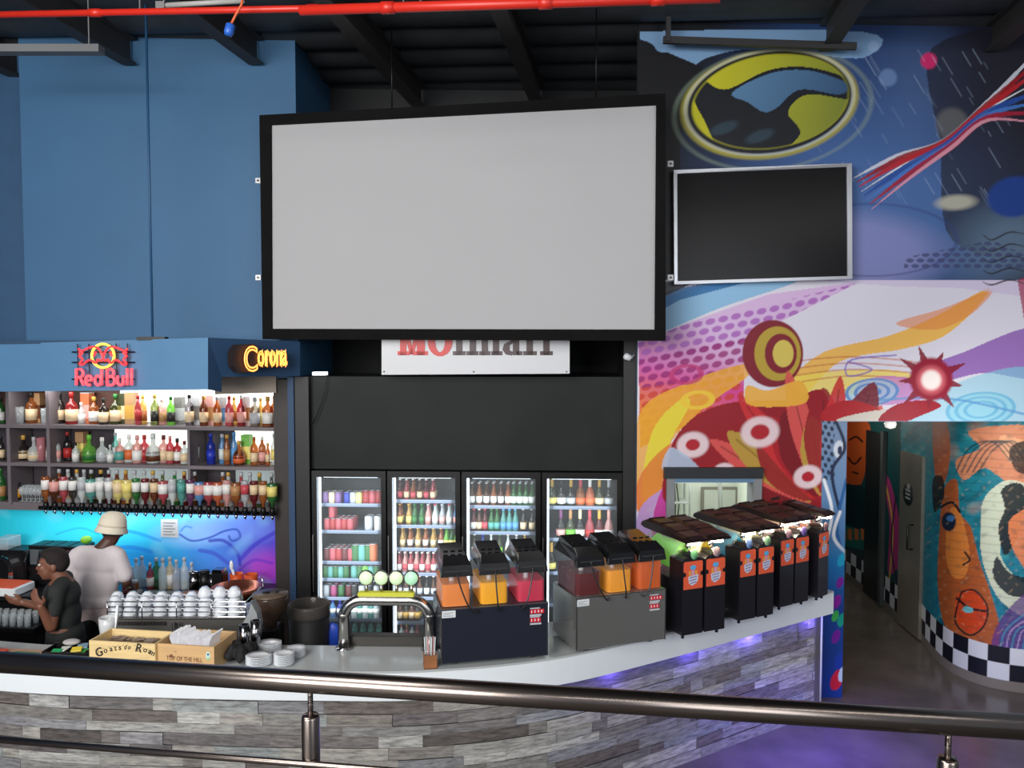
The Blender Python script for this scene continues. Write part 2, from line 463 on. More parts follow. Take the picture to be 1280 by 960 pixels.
P.poly([(798, 640), (830, 610), (860, 600), (850, 640), (798, 700)], (186, 150, 214), .9, True)
P.poly([(820, 700), (816, 650), (828, 610), (842, 590), (846, 700)], (196, 40, 150), .9, True)
P.poly([(985, 480), (1030, 440), (1110, 420), (1170, 395), (1235, 360), (1220, 385), (1180, 420), (1130, 436), (1050, 452), (1000, 500)], (240, 182, 48), .9, True)
P.poly([(1120, 404), (1180, 385), (1240, 362), (1215, 392), (1170, 412)], (232, 140, 70), .7, True)
P.poly([(990, 470), (1100, 462), (1140, 470), (1110, 486), (1000, 496)], (240, 214, 90), .85, True)
for k in range(4): P.line([(990, 452+k*9), (1060, 446+k*8), (1140, 452+k*7), (1160, 462+k*5)], 1.8, (196, 110, 60), .7)
P.line([(1060, 452), (1090, 462), (1060, 470), (1064, 450), (1120, 444)], 2, (120, 90, 190), .8)
P.poly([(1075, 478), (1110, 470), (1160, 478), (1150, 500), (1100, 506), (1070, 498)], (196, 120, 196), .8, True)
for cx, cy, rx, ry in ((1090, 490, 34, 17), (1226, 512, 44, 22)):
    P.ell(cx, cy, rx, ry, (150, 210, 232), -5, .6)
    for k in range(3): P.ring(cx, cy, rx-k*11, ry-k*5.5, 4.5, (74, 130, 196), -5, .85)
P.poly([(1150, 462), (1200, 442), (1292, 410), (1292, 470), (1230, 466), (1170, 478)], (138, 78, 178), .85, True)
P.poly([(1160, 500), (1220, 470), (1292, 462), (1292, 530), (1140, 530)], (120, 200, 224), .6, True)
P.line([(1060, 505), (1130, 498), (1200, 500), (1290, 520)], 3, (90, 150, 206), .8)
P.poly([(1010, 350), (1290, 350), (1290, 372), (1200, 360), (1120, 358)], (206, 190, 226), .6)
P.poly([(1272, 350), (1292, 344), (1292, 420), (1280, 400)], (170, 40, 80), .8)
for k in range(5): P.line([(1292, 296+k*16), (1264, 290+k*15), (1240, 300+k*14), (1228, 292+k*15)], 2, (36, 30, 34), .9, taper=True)
# --- abstract crimson and gold forms (generic stand-in, no figure)
P.ell(966, 442, 38, 42, (128, 22, 40), 0, 1, .03)
P.ell(972, 442, 29, 34, (184, 156, 56), 0, 1, .03)
P.ell(976, 442, 20, 25, (128, 22, 40), 0, 1, .03)
P.ell(979, 442, 13, 17, (214, 192, 90), 0, 1, .05)
rm = random.Random(21); wedge = P.inpoly([(832, 560), (850, 520), (900, 500), (1034, 494), (1062, 500), (1085, 514), (1034, 530), (1034, 640), (832, 640)])
P.mix(P.inpoly([(846, 640), (836, 570), (862, 526), (910, 504), (985, 500), (1034, 496), (1034, 640)], True), (150, 20, 34))
for k in range(16):          # overlapping petals fanning from the lower right
    a0 = -2.95+k*.125; L1 = 150+34*math.sin(k*2.3); w_ = 15+5*(k % 3)
    cx, cy = 1030, 640; ca, sa = math.cos(a0), math.sin(a0)
    c_ = [(204, 44, 50), (168, 26, 36), (120, 14, 28), (216, 84, 80), (184, 150, 60), (150, 20, 34)][k % 6]
    pl = [(cx+ca*20, cy+sa*20), (cx+ca*L1*.6-sa*w_, cy+sa*L1*.6+ca*w_), (cx+ca*L1, cy+sa*L1), (cx+ca*L1*.6+sa*w_, cy+sa*L1*.6-ca*w_)]
    P.poly(pl, c_, .95, True); P.line([(cx+ca*40, cy+sa*40), (cx+ca*L1*.9, cy+sa*L1*.9)], 1.4, (70, 8, 18), .7)
for cx, cy, r1_, r2_ in ((866, 556, 20, 9), (950, 540, 24, 12), (1010, 596, 18, 8), (905, 590, 14, 6)):
    P.ell(cx, cy, r1_, r1_*.8, (236, 214, 220), -10, .9, .2); P.ell(cx, cy, r2_, r2_*.8, (176, 30, 44), -10, 1, .2)
P.poly([(830, 590), (838, 560), (866, 576), (880, 600)], (176, 200, 226), .8, True)
P.poly([(936, 506), (934, 482), (960, 488), (1000, 476), (1010, 500), (985, 508)], (238, 176, 60), .95, True)
# crimson burst with a pale glowing centre at the right
P.poly([(1030, 512), (1060, 500), (1100, 512), (1080, 526), (1030, 526)], (176, 30, 40), 1, True)
P.poly([(1060, 520), (1110, 512), (1130, 526), (1050, 527)], (214, 206, 196), 1, True)
P.poly([(1098, 526), (1120, 506), (1160, 500), (1176, 508), (1150, 520), (1130, 527)], (160, 20, 44), 1, True)
for k in range(9):
    a = -1.9+k*.71; ca, sa = math.cos(a), math.sin(a); L = 42 if k % 2 else 50
    P.poly([(1164+ca*12-sa*8, 474+sa*12+ca*8), (1164+ca*L, 474+sa*L*.9), (1164+ca*12+sa*8, 474+sa*12-ca*8)], (134, 18, 44), .95)
P.ell(1164, 474, 27, 27, (150, 24, 52), 0, 1, .15)
P.ell(1164, 475, 16, 16, (236, 120, 130), 0, 1, .6); P.ell(1164, 475, 12, 12, (255, 244, 240), 0, 1, .4)
# --- the painted pillar between mural and passage
pil = ((PX > 1027) & (PY > 527)).astype(float)
P.mix(pil, (92, 126, 160))
P.grad(1040, 540, (120, 144, 176), 1040, 700, (60, 120, 176), pil)
dots(P, pil*((PY < 600) & (PX < 1043)), (24, 34, 60), 8, 8, .3, 2.4, 3, .95)
P.mix(P.ellm(1049, 562, 7, 11)*pil, (206, 214, 226)); P.mix(P.ellm(1050, 563, 3, 6)*pil, (34, 50, 80))
for pts, c in (([(1045, 527), (1056, 560), (1040, 590), (1050, 640)], (28, 40, 70)), ([(1030, 600), (1040, 640), (1032, 680)], (230, 236, 244)), ([(1058, 600), (1046, 660), (1058, 700)], (34, 90, 150)), ([(1050, 640), (1042, 670), (1056, 690)], (226, 232, 240))):
    s_ = Paint(PX, PY); s_.C = P.C.copy(); s_.line(pts, 4, c); P.mix(pil, s_.C)
P.grad(1040, 680, (30, 130, 190), 1040, 760, (24, 60, 140), pil*np.clip((PY-680)/20, 0, 1))
for cx, cy, rr, c in ((1050, 728, 5, (120, 30, 150)), (1046, 752, 6, (140, 30, 160)), (1052, 775, 6, (20, 150, 130)), (1045, 796, 6, (110, 30, 150)), (1050, 825, 8, (30, 60, 160)), (1046, 850, 9, (206, 34, 60)), (1054, 842, 7, (190, 214, 232)), (1052, 700, 6, (30, 160, 200)), (1044, 770, 5, (60, 170, 80))):
    P.mix(P.ellm(cx, cy, rr*.8, rr*1.5, 20)*pil, c)
# keep: everything except the passage opening and the hatch
ox = at(1058, 600, YM).x; hx0, hx1 = at(833, 620, YM).x, at(950, 620, YM).x; hz0, hz1 = at(890, 664, YM).z, at(890, 597, YM).z
zc = (ZW[:-1, :-1]+ZW[1:, 1:])/2; xc = (XW[:-1, :-1]+XW[1:, 1:])/2
keep = np.ones(XW.shape, bool)
keep[:-1, :-1] = ~((xc > ox) & (zc < zo)) & ~((xc > hx0) & (xc < hx1) & (zc > hz0) & (zc < hz1))
W = np.stack([XW, np.full(XW.shape, YM), ZW], -1)
painted('wall_mural', W, P, vcmat('mural_vinyl', .45, spec=.35), keep, kind='structure')
# body of the wall behind the vinyl
b = MB(); Mw = mat('grey_wall_body', (54, 56, 62), .7)
y0, y1 = YM+.004, YM+.16
b.box((x0w, y0, 0), (hx0, y1, zt), Mw); b.box((hx1, y0, 0), (ox, y1, zt), Mw); b.box((hx0, y0, hz1), (hx1, y1, zt), Mw); b.box((hx0, y0, 0), (hx1, y1, hz0), Mw)
b.box((ox, y0, zo), (x1w, y1, zt), Mw); struct('wall_mural_body', b)
# ============================================================ PASSAGE
pts = [(3.3, 11.4), (4.76, 11.3), (4.72, 10.0), (4.64, 9.45), (4.60, 8.85), (4.52, 8.5), (4.47, 8.2), (4.47, 7.95), (4.56, 7.72), (4.72, 7.57), (4.95, 7.48), (5.3, 7.43), (5.7, 7.43)]
line = [pts[0], pts[1], pts[2], pts[3], pts[4]]+cat([(p[0], p[1]) for p in pts[4:]], False, 5)[1:]
L = [0]
for a, c in zip(line, line[1:]): L.append(L[-1]+math.hypot(c[0]-a[0], c[1]-a[1]))
ns = 620; S = np.linspace(0, L[-1], ns)
LX = np.interp(S, L, [p[0] for p in line]); LY = np.interp(S, L, [p[1] for p in line])
zs2 = np.linspace(2.8, 0, 330)
SS, Z2 = np.meshgrid(S, zs2); X2 = np.interp(SS, L, [p[0] for p in line]); Y2 = np.interp(SS, L, [p[1] for p in line])
QX, QY = npproj(X2, Y2, Z2)
P = Paint(QX, QY)
P.base((22, 120, 128))
P.grad(1165, 540, (36, 132, 146), 1280, 800, (20, 120, 150))
n1 = P.noise(9, 1)
P.mix(np.clip(n1-.2, 0, 1)*.9, (16, 80, 96)); P.mix(np.clip(P.noise(6, 4)-.4, 0, 1)*.7, (70, 190, 190)); P.mix(np.clip(P.noise(3.1, 7)-.45, 0, 1)*.8, (16, 60, 76)); P.mix(np.clip(P.noise(14, 9)-.55, 0, 1)*.9, (216, 140, 100))
# peach and orange swirls, white and black feathered bands, orange painted face with lips
P.poly([(1210, 540), (1250, 532), (1290, 540), (1290, 620), (1255, 600), (1230, 585), (1205, 600), (1195, 575), (1225, 560)], (222, 140, 100), .95, True)
P.poly([(1250, 545), (1290, 556), (1290, 580), (1262, 578)], (240, 176, 130), .8, True)
for k in range(5): P.line([(1195+k*7, 590), (1212+k*8, 560), (1240+k*7, 552), (1262+k*6, 575)], 2.2, (20, 60, 74), .7)
P.poly([(1262, 560), (1292, 552), (1292, 590), (1270, 588)], (30, 26, 30), .9, True)
P.poly([(1232, 620), (1260, 600), (1292, 612), (1292, 640), (1262, 640), (1250, 690), (1268, 720), (1292, 740), (1292, 775), (1250, 750), (1228, 700), (1226, 650)], (214, 220, 196), .9, True)
P.poly([(1252, 612), (1275, 604), (1292, 630), (1278, 640), (1272, 672), (1256, 694), (1248, 660), (1256, 636)], (18, 26, 34), .97, True)
P.poly([(1246, 696), (1262, 716), (1292, 726), (1292, 745), (1262, 744), (1242, 722)], (20, 30, 44), .95, True)
P.poly([(1262, 650), (1292, 640), (1292, 720), (1274, 700), (1264, 680)], (226, 130, 80), .9, True)
P.poly([(1180, 612), (1196, 600), (1200, 640), (1214, 660), (1224, 700), (1238, 740), (1250, 790), (1236, 826), (1200, 800), (1180, 780), (1172, 730), (1174, 670)], (176, 88, 36), .97, True)
P.poly([(1186, 640), (1200, 640), (1212, 690), (1206, 720), (1190, 720), (1182, 690)], (226, 136, 60), .8, True)
P.poly([(1200, 740), (1216, 736), (1232, 756), (1230, 780), (1212, 792), (1196, 776), (1194, 754)], (206, 70, 30), 1, True)
P.line([(1196, 748), (1212, 760), (1232, 764)], 3, (30, 20, 24)); P.line([(1202, 740), (1218, 738), (1234, 758), (1230, 782), (1212, 794), (1194, 776), (1202, 740)], 2.2, (30, 20, 24))
P.ell(1210, 762, 7, 4, (110, 190, 200), 10)
P.ell(1186, 652, 9, 12, (20, 34, 60), 0, 1, .2); P.ell(1188, 648, 5, 4, (60, 120, 180)); P.line([(1176, 634), (1190, 628), (1200, 640)], 3, (16, 20, 30))
P.line([(1206, 690), (1212, 700), (1204, 706)], 2.5, (40, 20, 24))
P.poly([(1166, 527), (1182, 527), (1188, 560), (1182, 600), (1170, 600)], (190, 90, 36), .95, True)
P.poly([(1166, 600), (1178, 596), (1180, 620), (1168, 640)], (16, 18, 24), .95, True)
P.poly([(1240, 800), (1262, 760), (1292, 745), (1292, 845), (1250, 838)], (96, 50, 130), .8, True)
for k in range(5): P.line([(1250+k*6, 830), (1256+k*7, 790), (1292, 760+k*10)], 1.6, (190, 160, 210) if k % 2 else (60, 160, 190), .8)
P.mix(np.clip(P.noise(4, 12)-.3, 0, 1)*.5, (30, 60, 60)); P.mix(np.clip(P.noise(2.3, 5)-.5, 0, 1)*.5, (226, 190, 150))
# brick courses over the turquoise part
for k in range(26): 
    yy = 540+k*10.5; P.mix(np.clip(1.1-np.abs(QY-(yy+(QX-1200)*.05*(yy-434)/120)), 0, 1)*(QX > 1185)*.28, (10, 50, 60))
# far end of the wall
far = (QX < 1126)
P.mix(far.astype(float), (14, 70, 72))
P.mix(P.inpoly([(1040, 527), (1084, 527), (1086, 560), (1078, 602), (1066, 606), (1040, 590)], True), (186, 84, 34))
for pts_ in ([(1062, 550), (1070, 546), (1078, 552)], [(1060, 572), (1068, 580), (1076, 572)], [(1066, 590), (1072, 592)]): P.line(pts_, 2.4, (16, 12, 14))
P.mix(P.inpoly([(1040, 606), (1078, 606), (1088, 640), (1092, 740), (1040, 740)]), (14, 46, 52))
P.mix(P.inpoly([(1040, 650), (1090, 668), (1090, 690), (1040, 680)]), (24, 110, 100))
for k in range(5): P.mix(P.inpoly([(1052+k*8, 660), (1057+k*8, 662), (1057+k*8, 676), (1052+k*8, 674)]), (206, 120, 70))
P.poly([(1103, 600), (1112, 600), (1124, 650), (1126, 700), (1110, 716), (1112, 650)], (176, 50, 120), .9, True)
P.line([(1106, 600), (1116, 660), (1110, 740)], 2, (230, 200, 60), .7); P.line([(1120, 620), (1114, 680), (1122, 730)], 2, (30, 20, 60), .9)
# chequered skirting
sk = ((Z2 > .1) & (Z2 <= .42)).astype(float)
P.mix(sk, (212, 216, 222))
ck = (np.floor(SS/.185)+np.floor((Z2-.1)/.16)) % 2
P.mix(sk*ck, (18, 20, 34)); P.mix((Z2 <= .1).astype(float), (122, 116, 108))
W = np.stack([X2, Y2, Z2], -1)
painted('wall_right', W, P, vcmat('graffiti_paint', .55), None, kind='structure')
b = MB(); Mdk = mat('passage_dark', (38, 40, 44), .7, noise=.1)
b.box((3.0, 11.72, 0), (5.2, 11.8, 2.8), Mdk); struct('wall_far', b)
b = MB(); b.box((3.17-.16, 7.56, 0), (3.17-.02, 11.6, 2.8), mat('passage_side_paint', (20, 64, 72), .7)); struct('wall_passage', b)
b = MB(); b.box((3.0, 7.56, 2.8), (6.2, 11.7, 2.9), Mdk); b.box((3.01, 7.4+.16, 2.62), (6.2, 7.62, 2.8), Mdk); struct('ceiling_passage', b)
# stainless door with round sign and pull handle
def wall_pt(s, z, d=0):
    x = float(np.interp(s, L, [p[0] for p in line])); y = float(np.interp(s, L, [p[1] for p in line]))
    e = .01; x2 = float(np.interp(s+e, L, [p[0] for p in line])); y2 = float(np.interp(s+e, L, [p[1] for p in line]))
    t = Vector((x2-x, y2-y, 0)).normalized(); n = Vector((t.y, -t.x, 0))
    if n.dot(Vector((-1, -.3, 0))) < 0: n = -n
    return Vector((x, y, z))+n*d, t, n
def wall_box(b, s0, s1, z0, z1, d0, d1, m):
    A, t, n = wall_pt(s0, 0); B, _, _ = wall_pt(s1, 0); t = (B-A).normalized(); n = Vector((t.y, -t.x, 0)); n = n if n.x < 0 else -n
    M = Matrix.Translation(A)@Matrix(((t.x, n.x, 0, 0), (t.y, n.y, 0, 0), (0, 0, 1, 0), (0, 0, 0, 1)))
    b.box((0, d0, z0), ((B-A).length, d1, z1), m, M=M); return M
M_door = mat('brushed_door_steel', (168, 160, 148), .35, metal=.7, noise=.1, nscale=3)
b = MB(); wall_box(b, L[3]+.02, L[4]-.0, .02, 2.08, .0, .035, M_door); door = b.build('door_1', kind='structure')
b = MB(); A, t, n = wall_pt(L[3]+.44, 1.0, .05); n = -n if n.x > 0 else n
b.tube([A+n*.0, A+n*.06, A+n*.06+Vector((0, 0, .28)), A+Vector((0, 0, .28))], .011, m=M_black); b.build('handle', parent=door)
Mr = mat('dark_disc', (26, 34, 36), .5)
b = MB(); A, t, n = wall_pt(L[3]+.26, 1.6, .035); n = -n if n.x > 0 else n
M = Matrix.Translation(A)@Matrix(((t.x, 0, n.x, 0), (t.y, 0, n.y, 0), (0, 1, 0, 0), (0, 0, 0, 1)))
b.lathe([(.13, 0), (.13, .006)], m=Mr, M=M, n=24)
for k in (-1, 0, 1): b.box((-.06, k*.045-.012, .006), (.06, k*.045+.012, .009), mat('sign_grey', (140, 146, 144), .6), M=M)
b.build('restroom_sign', parent=door)
b = MB(); wall_box(b, L[2]-.62, L[2]-.06, .02, 2.2, 0, .02, mat('dark_door', (20, 24, 26), .5)); wall_box(b, L[2]-.1, L[2]-.02, .02, 2.24, 0, .05, mat('door_jamb', (64, 70, 70), .5)); struct('door_2', b)
# round white lamp under the lintel
lp = at(1118, 531, 7.52); lp.z = zo
t_ = T('ceiling_lamp', 'small white round lamp fixed under the passage lintel', 'lamp', (lp.x, 7.6, 2.62))
b = MB(); b.lathe([(.05, 0), (.05, -.02)], m=M_white); b.build('base', parent=t_)
b = MB(); b.lathe([(.045, -.02), (.055, -.05), (.045, -.085), (.001, -.1)], m=mat('lamp_glass', (230, 230, 225), .2, emit=(255, 250, 240), es=.5)); b.build('lamp_shade', parent=t_)

# hatch: frame, lintel, room behind
b = MB(); Mf = mat('hatch_frame_grey', (128, 132, 136), .5)
fw = .07
b.box((hx0-.005, 7.36, hz0), (hx0+fw, 7.58, hz1), Mf); b.box((hx1-fw, 7.36, hz0), (hx1+.005, 7.58, hz1), Mf)
b.box((hx0+fw, 7.36, hz1-.04), (hx1-fw, 7.58, hz1), mat('hatch_head_blue', (96, 130, 160), .5))
b.box((hx0-.03, 7.34, hz1), (hx1+.01, 7.4, hz1+.1), mat('hatch_lintel', (34, 36, 42), .5)); b.box((hx0-.02, 7.33, hz0-.04), (hx1+.02, 7.58, hz0), Mf)
struct('window_1', b)
Mk = mat('kitchen_wall', (200, 208, 196), .6)
b = MB(); x0_, x1_, z0_, z1_, yb = hx0-.25, hx1+.15, hz0-.35, hz1+.2, 8.75
b.box((x0_, yb, z0_), (x1_, yb+.04, z1_), Mk); b.box((x0_-.04, 7.58, z0_), (x0_, yb, z1_), Mk); b.box((x1_, 7.58, z0_), (x1_+.04, yb, z1_), Mk)
b.box((x0_, 7.58, z1_), (x1_, yb, z1_+.04), Mk); b.box((x0_, 7.58, z0_-.04), (x1_, yb, z0_), Mk); struct('wall_hatch_room', b)
rk = T('steel_rack', 'light metal ladder rack with hanging cables seen through the hatch', 'rack', (hx0+.3, 8.35, z0_))
b = MB(); Mp = mat('pale_rack_metal', (170, 176, 172), .4, metal=.3)
for x in (-.13, .13):
    for y in (0, .25): b.tube([(x, y, 0), (x, y, z1_-z0_)], .012, m=Mp)
for k in range(4): b.box((-.14, -.01, .2+k*.22), (.14, .26, .215+k*.22), Mp)
b.build('frame', parent=rk)
b = MB()
for k in range(4): b.tube([(-.08+k*.03, .05, .86), (-.06+k*.02, .04, .6), (-.09+k*.04, .05, .4), (-.05+k*.02, .05, .22)], .006, m=mat('dark_cable', (50, 52, 50), .6))
b.build('cable', parent=rk)
bx_ = T('framed_panel', 'grey framed panel low on the wall seen through the hatch', 'panel', (hx0+.83, 8.7, z0_+.2))
b = MB(); b.box((-.2, -.03, 0), (.2, .0, .34), mat('panel_frame', (110, 108, 96), .5)); b.build('frame', parent=bx_)
b = MB(); b.box((-.17, -.035, .03), (.17, -.03, .31), mat('panel_face', (164, 170, 160), .5)); b.build('panel', parent=bx_)
b = MB(); b.tube([(hx1-.28, 8.3, z1_-.005), (hx1-.2, 8.3, z1_-.28), (hx1-.14, 8.3, z1_-.42), (hx1-.12, 8.3, z0_+.2)], .024, m=Mp)
b.build('duct_hose', label='pale curved duct hose hanging inside the hatch at right', cat='duct')

# ============================================================ FRIDGE ALCOVE
FP = Plane((at(392, 600, 7.65).x, 7.65), (at(776, 600, 7.5).x, 7.5))
M_blk = mat('matt_black_board', (29, 33, 33), .6, spec=.25, noise=.25, nscale=2)
zb = 2.13; ztop = FP.hit(580, 471).z
def pbox(b, pl, xa, xb, z0, z1, d0, d1, m, bev=0):
    """box on a plane: px columns xa..xb (or world offsets), d = distance in front"""
    A = pl.col(xa, (z0+z1)/2); B = pl.col(xb, (z0+z1)/2)
    a = (A-pl.p).dot(pl.u); c = (B-pl.p).dot(pl.u)
    M = Matrix.Translation(pl.p)@Matrix(((pl.u.x, pl.n.x, 0, 0), (pl.u.y, pl.n.y, 0, 0), (0, 0, 1, 0), (0, 0, 0, 1)))
    M2 = Matrix.Translation(pl.p)@Matrix.Rotation(pl.rot, 4, 'Z')
    b.box((a, -d1, z0), (c, -d0, z1), m, bev, M=M2); return M2
b = MB(); pbox(b, FP, 388, 790, zb, ztop, -.9, -.02, M_blk)
struct('wall_fridge_bulkhead', b)
b = MB(); Mc_ = mat('black_column', (18, 19, 21), .5)
pbox(b, FP, 373, 390, 0, ztop, -.6, .06, Mc_); pbox(b, FP, 778, 795, 0, 3.4, -.6, .03, Mc_); struct('trim_2', b)
b = MB(); pbox(b, FP, 365, 372.5, 0, ztop, -.3, .08, M_blue2); pbox(b, FP, 793.5, 798, 0, 3.4, -.05, .05, mat('blue_edge_strip', (60, 96, 130), .5)); struct('trim_3', b)
b = MB(); A = FP.hit(402, 466, .0)
b.box((-.06, -.1, 0), (.06, 0, .03), mat('tube_light', (240, 245, 250), .4, emit=(255, 255, 255), es=2.5), M=Matrix.Translation(A+Vector((0, 0, -.02)))@Matrix.Rotation(FP.rot, 4, 'Z'))
tl = b.build('light_fitting', label='small bright white light fitting above the black bulkhead, left corner', cat='light')
b = MB(); q = [FP.hit(x, y, .03) for x, y in ((408, 470), (406, 490), (399, 512), (391, 530))]; b.tube(q, .004, m=M_black)
b.build('loose_cable', label='thin dark cable dangling down the bulkhead left corner', cat='cable')
# small camera near the column
cm = T('security_camera', 'small white security camera beside the mural edge under the big screen', 'camera', FP.hit(789, 448, .1))
b = MB(); b.lathe([(.001, 0), (.03, .005), (.034, .05), (.026, .07), (.001, .075)], m=M_white, M=Mrot('Y', -1.2)); b.build('housing', parent=cm)
b = MB(); b.tube([(0, 0, 0), (.03, .06, .03), (.05, .1, .03)], .008, m=M_white); b.build('bracket', parent=cm)

# ============================================================ FASCIA OVER THE BACK BAR
def prism_between(b, pts_front, back, m):
    n = len(pts_front); vs = [Vector(p) for p in pts_front]+[Vector(p)+Vector(back) for p in pts_front]
    b.add(vs, [list(range(n)), list(range(2*n-1, n-1, -1))]+[(i, i+n, (i+1) % n+n, (i+1) % n) for i in range(n)], m)
YL, YR = 7.15, 6.8
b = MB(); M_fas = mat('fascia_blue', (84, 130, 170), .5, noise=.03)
lx = at(0, 460, YL); f0 = at(0, 430, YL); f1 = at(0, 489.5, YL); f2 = at(260, 487, YR); f3 = at(260, 422, YR)
e = (f0-f3).normalized()*2
prism_between(b, [f1+(f1-f2).normalized()*2, f2, f3, f0+e], (.02, .12, 0), M_fas)
struct('wall_bar_fascia', b)
g0 = f3; g1 = at(375, 427, 7.5); g2 = at(375, 470, 7.5); g3 = at(277, 471, 6.93); g4 = at(277, 490, 6.93); g5 = f2
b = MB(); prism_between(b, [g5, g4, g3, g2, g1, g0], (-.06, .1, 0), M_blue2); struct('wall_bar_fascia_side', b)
b = MB(); w0 = at(268, 471, 7.62); w1 = at(345, 469, 7.72)
b.quad(w0+Vector((0, 0, -.17)), w1+Vector((0, 0, -.17)), w1+Vector((0, 0, .2)), w0+Vector((0, 0, .2)), mat('beige_header', (170, 156, 142), .6)); struct('trim_4', b)
b = MB(); pt = [(f0.x-2, f0.y+.2), (f3.x, f3.y+.1), (g1.x-.05, g1.y+.05), (g1.x, 8.3), (f0.x-2, 8.3)]
b.slab(pt, 3.33, 3.36, mat('soffit_top', (40, 70, 100), .6)); struct('ceiling_bar', b)
# side column of the back bar (dark brown frame)
BP = Plane((at(0, 600, 8.15).x, 8.15), (at(347, 600, 7.8).x, 7.8))
b = MB(); Mbr = mat('dark_frame_wood', (52, 46, 44), .5, noise=.1)
pbox(b, BP, 346.5, 368, 0, BP.hit(350, 474).z, -.35, .05, Mbr); struct('trim_5', b)

# ============================================================ SCREEN, TV, SIGN
cs = [at(326, 145, 7.5), at(330, 424, 7.5), at(832, 426, 6.9), at(832, 118, 6.9)]
tr = T('projector_screen', 'huge blank white projection screen in a black timber frame', 'screen', (cs[1]+cs[2])/2)
Msf = mat('black_timber', (12, 12, 12), .8, spec=.15, noise=.3, nscale=4)
inn = [at(340, 157, 7.5), at(341, 411, 7.5), at(818, 412, 6.91), at(820, 132, 6.91)]
sn = (cs[2]-cs[1]).cross(cs[0]-cs[1]).normalized(); sn = -sn if sn.y > 0 else sn
b = MB()
for i in range(4):
    j = (i+1) % 4
    q = [cs[i], cs[j], inn[j], inn[i]]
    prism_between(b, [p+sn*.03 for p in q], -sn*.12, Msf)
b.build('frame', parent=tr, world=True)
b = MB(); prism_between(b, [p+sn*.0 for p in inn], -sn*.02, mat('screen_fabric', (178, 178, 180), .9, noise=.015, nscale=1)); b.build('screen_fabric', parent=tr, world=True)
b = MB(); Mbk = mat('bracket_zinc', (150, 150, 152), .4, metal=.5)
for px, py, Y in ((323, 226, 7.55), (323, 347, 7.55), (838, 205, 6.95), (838, 347, 6.95)):
    p = at(px, py, Y); b = MB(); b.box((-.025, -.01, -.025), (.025, .01, .025), Mbk, M=Matrix.Translation(p)); b.tube([p, p+Vector((0, -.02, 0))], .008, m=M_black)
    b.build('bracket', parent=tr, world=True)
for a_ in ((490, 140, 7.35), (745, 128, 7.0)):
    b = MB(); q = at(*a_); b.tube([q, Vector((q.x, q.y, 6.2))], .006, m=M_black); b.build('hanging_wire', parent=tr, world=True)
tv = T('television', 'flat television with a silver frame mounted on the mural wall', 'television', at(953, 282, 7.36))
Yv = 7.3
o4 = [at(842, 212.5, Yv), at(843, 355.5, Yv), at(1065.5, 348.5, Yv-.06), at(1065, 204, Yv-.06)]
i4 = [at(846.5, 217, Yv), at(847, 351.5, Yv), at(1059.5, 345, Yv-.06), at(1058.5, 208.5, Yv-.06)]
b = MB()
for i in range(4):
    j = (i+1) % 4; prism_between(b, [o4[i], o4[j], i4[j], i4[i]], (0, .07, 0), mat('silver_bezel', (176, 178, 184), .3, metal=.6))
b.build('frame', parent=tv, world=True)
b = MB(); prism_between(b, [p+Vector((0, .015, 0)) for p in i4], (0, .03, 0), mat('screen_glass', (24, 24, 26), .22, spec=.12)); b.build('screen', parent=tv, world=True)
# Molinari sign, partly behind the screen
SP = Plane((at(477, 450, 7.45).x, 7.45), (at(712, 450, 7.3).x, 7.3))
sg = T('wall_sign', 'white rectangular sign with red and dark lettering below the big screen', 'sign', SP.hit(595, 468))
b = MB(); q = [SP.hit(477, 385), SP.hit(477, 468.5), SP.hit(712, 467), SP.hit(712, 382)]; prism_between(b, q, (0, .03, 0), mat('sign_white', (206, 208, 212), .4)); b.build('panel', parent=sg, world=True)
def let(b, polys, m):
    for pl in polys: b.add([SP.hit(x, y, .006) for x, y in pl], [list(range(len(pl)))], m)
mr_, md_ = mat('letter_red', (206, 32, 30), .4), mat('letter_maroon', (58, 20, 24), .4)
def rc(x0, y0, x1, y1): return [(x0, y0), (x0, y1), (x1, y1), (x1, y0)]
yb_ = 444; yx = 410; yt = 394
ltrs = []
b = MB(); let(b, [rc(497, yb_-5, 512, yb_), rc(500, yt, 508, yb_), rc(516, yb_-5, 535, yb_), rc(521, yt, 531, yb_), [(500, yt), (512, yb_-1), (517, yb_-1), (506, yt)], [(531, yt), (517, yb_-1), (512, yb_-1), (524, yt)]], mr_); b.build('letter_m', parent=sg, world=True)
def ringlet(cx, cy, rx, ry, ix, iy, m, name):
    b = MB(); n = 24; vs = []
    for k in range(n):
        a = 2*PI*k/n; vs += [SP.hit(cx+rx*math.cos(a), cy+ry*math.sin(a), .006), SP.hit(cx+ix*math.cos(a), cy+iy*math.sin(a), .006)]
    b.add(vs, [(2*k, 2*k+1, (2*k+3) % (2*n), (2*k+2) % (2*n)) for k in range(n)], m); b.build(name, parent=sg, world=True)
ringlet(550, 427, 15.5, 18.5, 6, 13, mr_, 'letter_o')
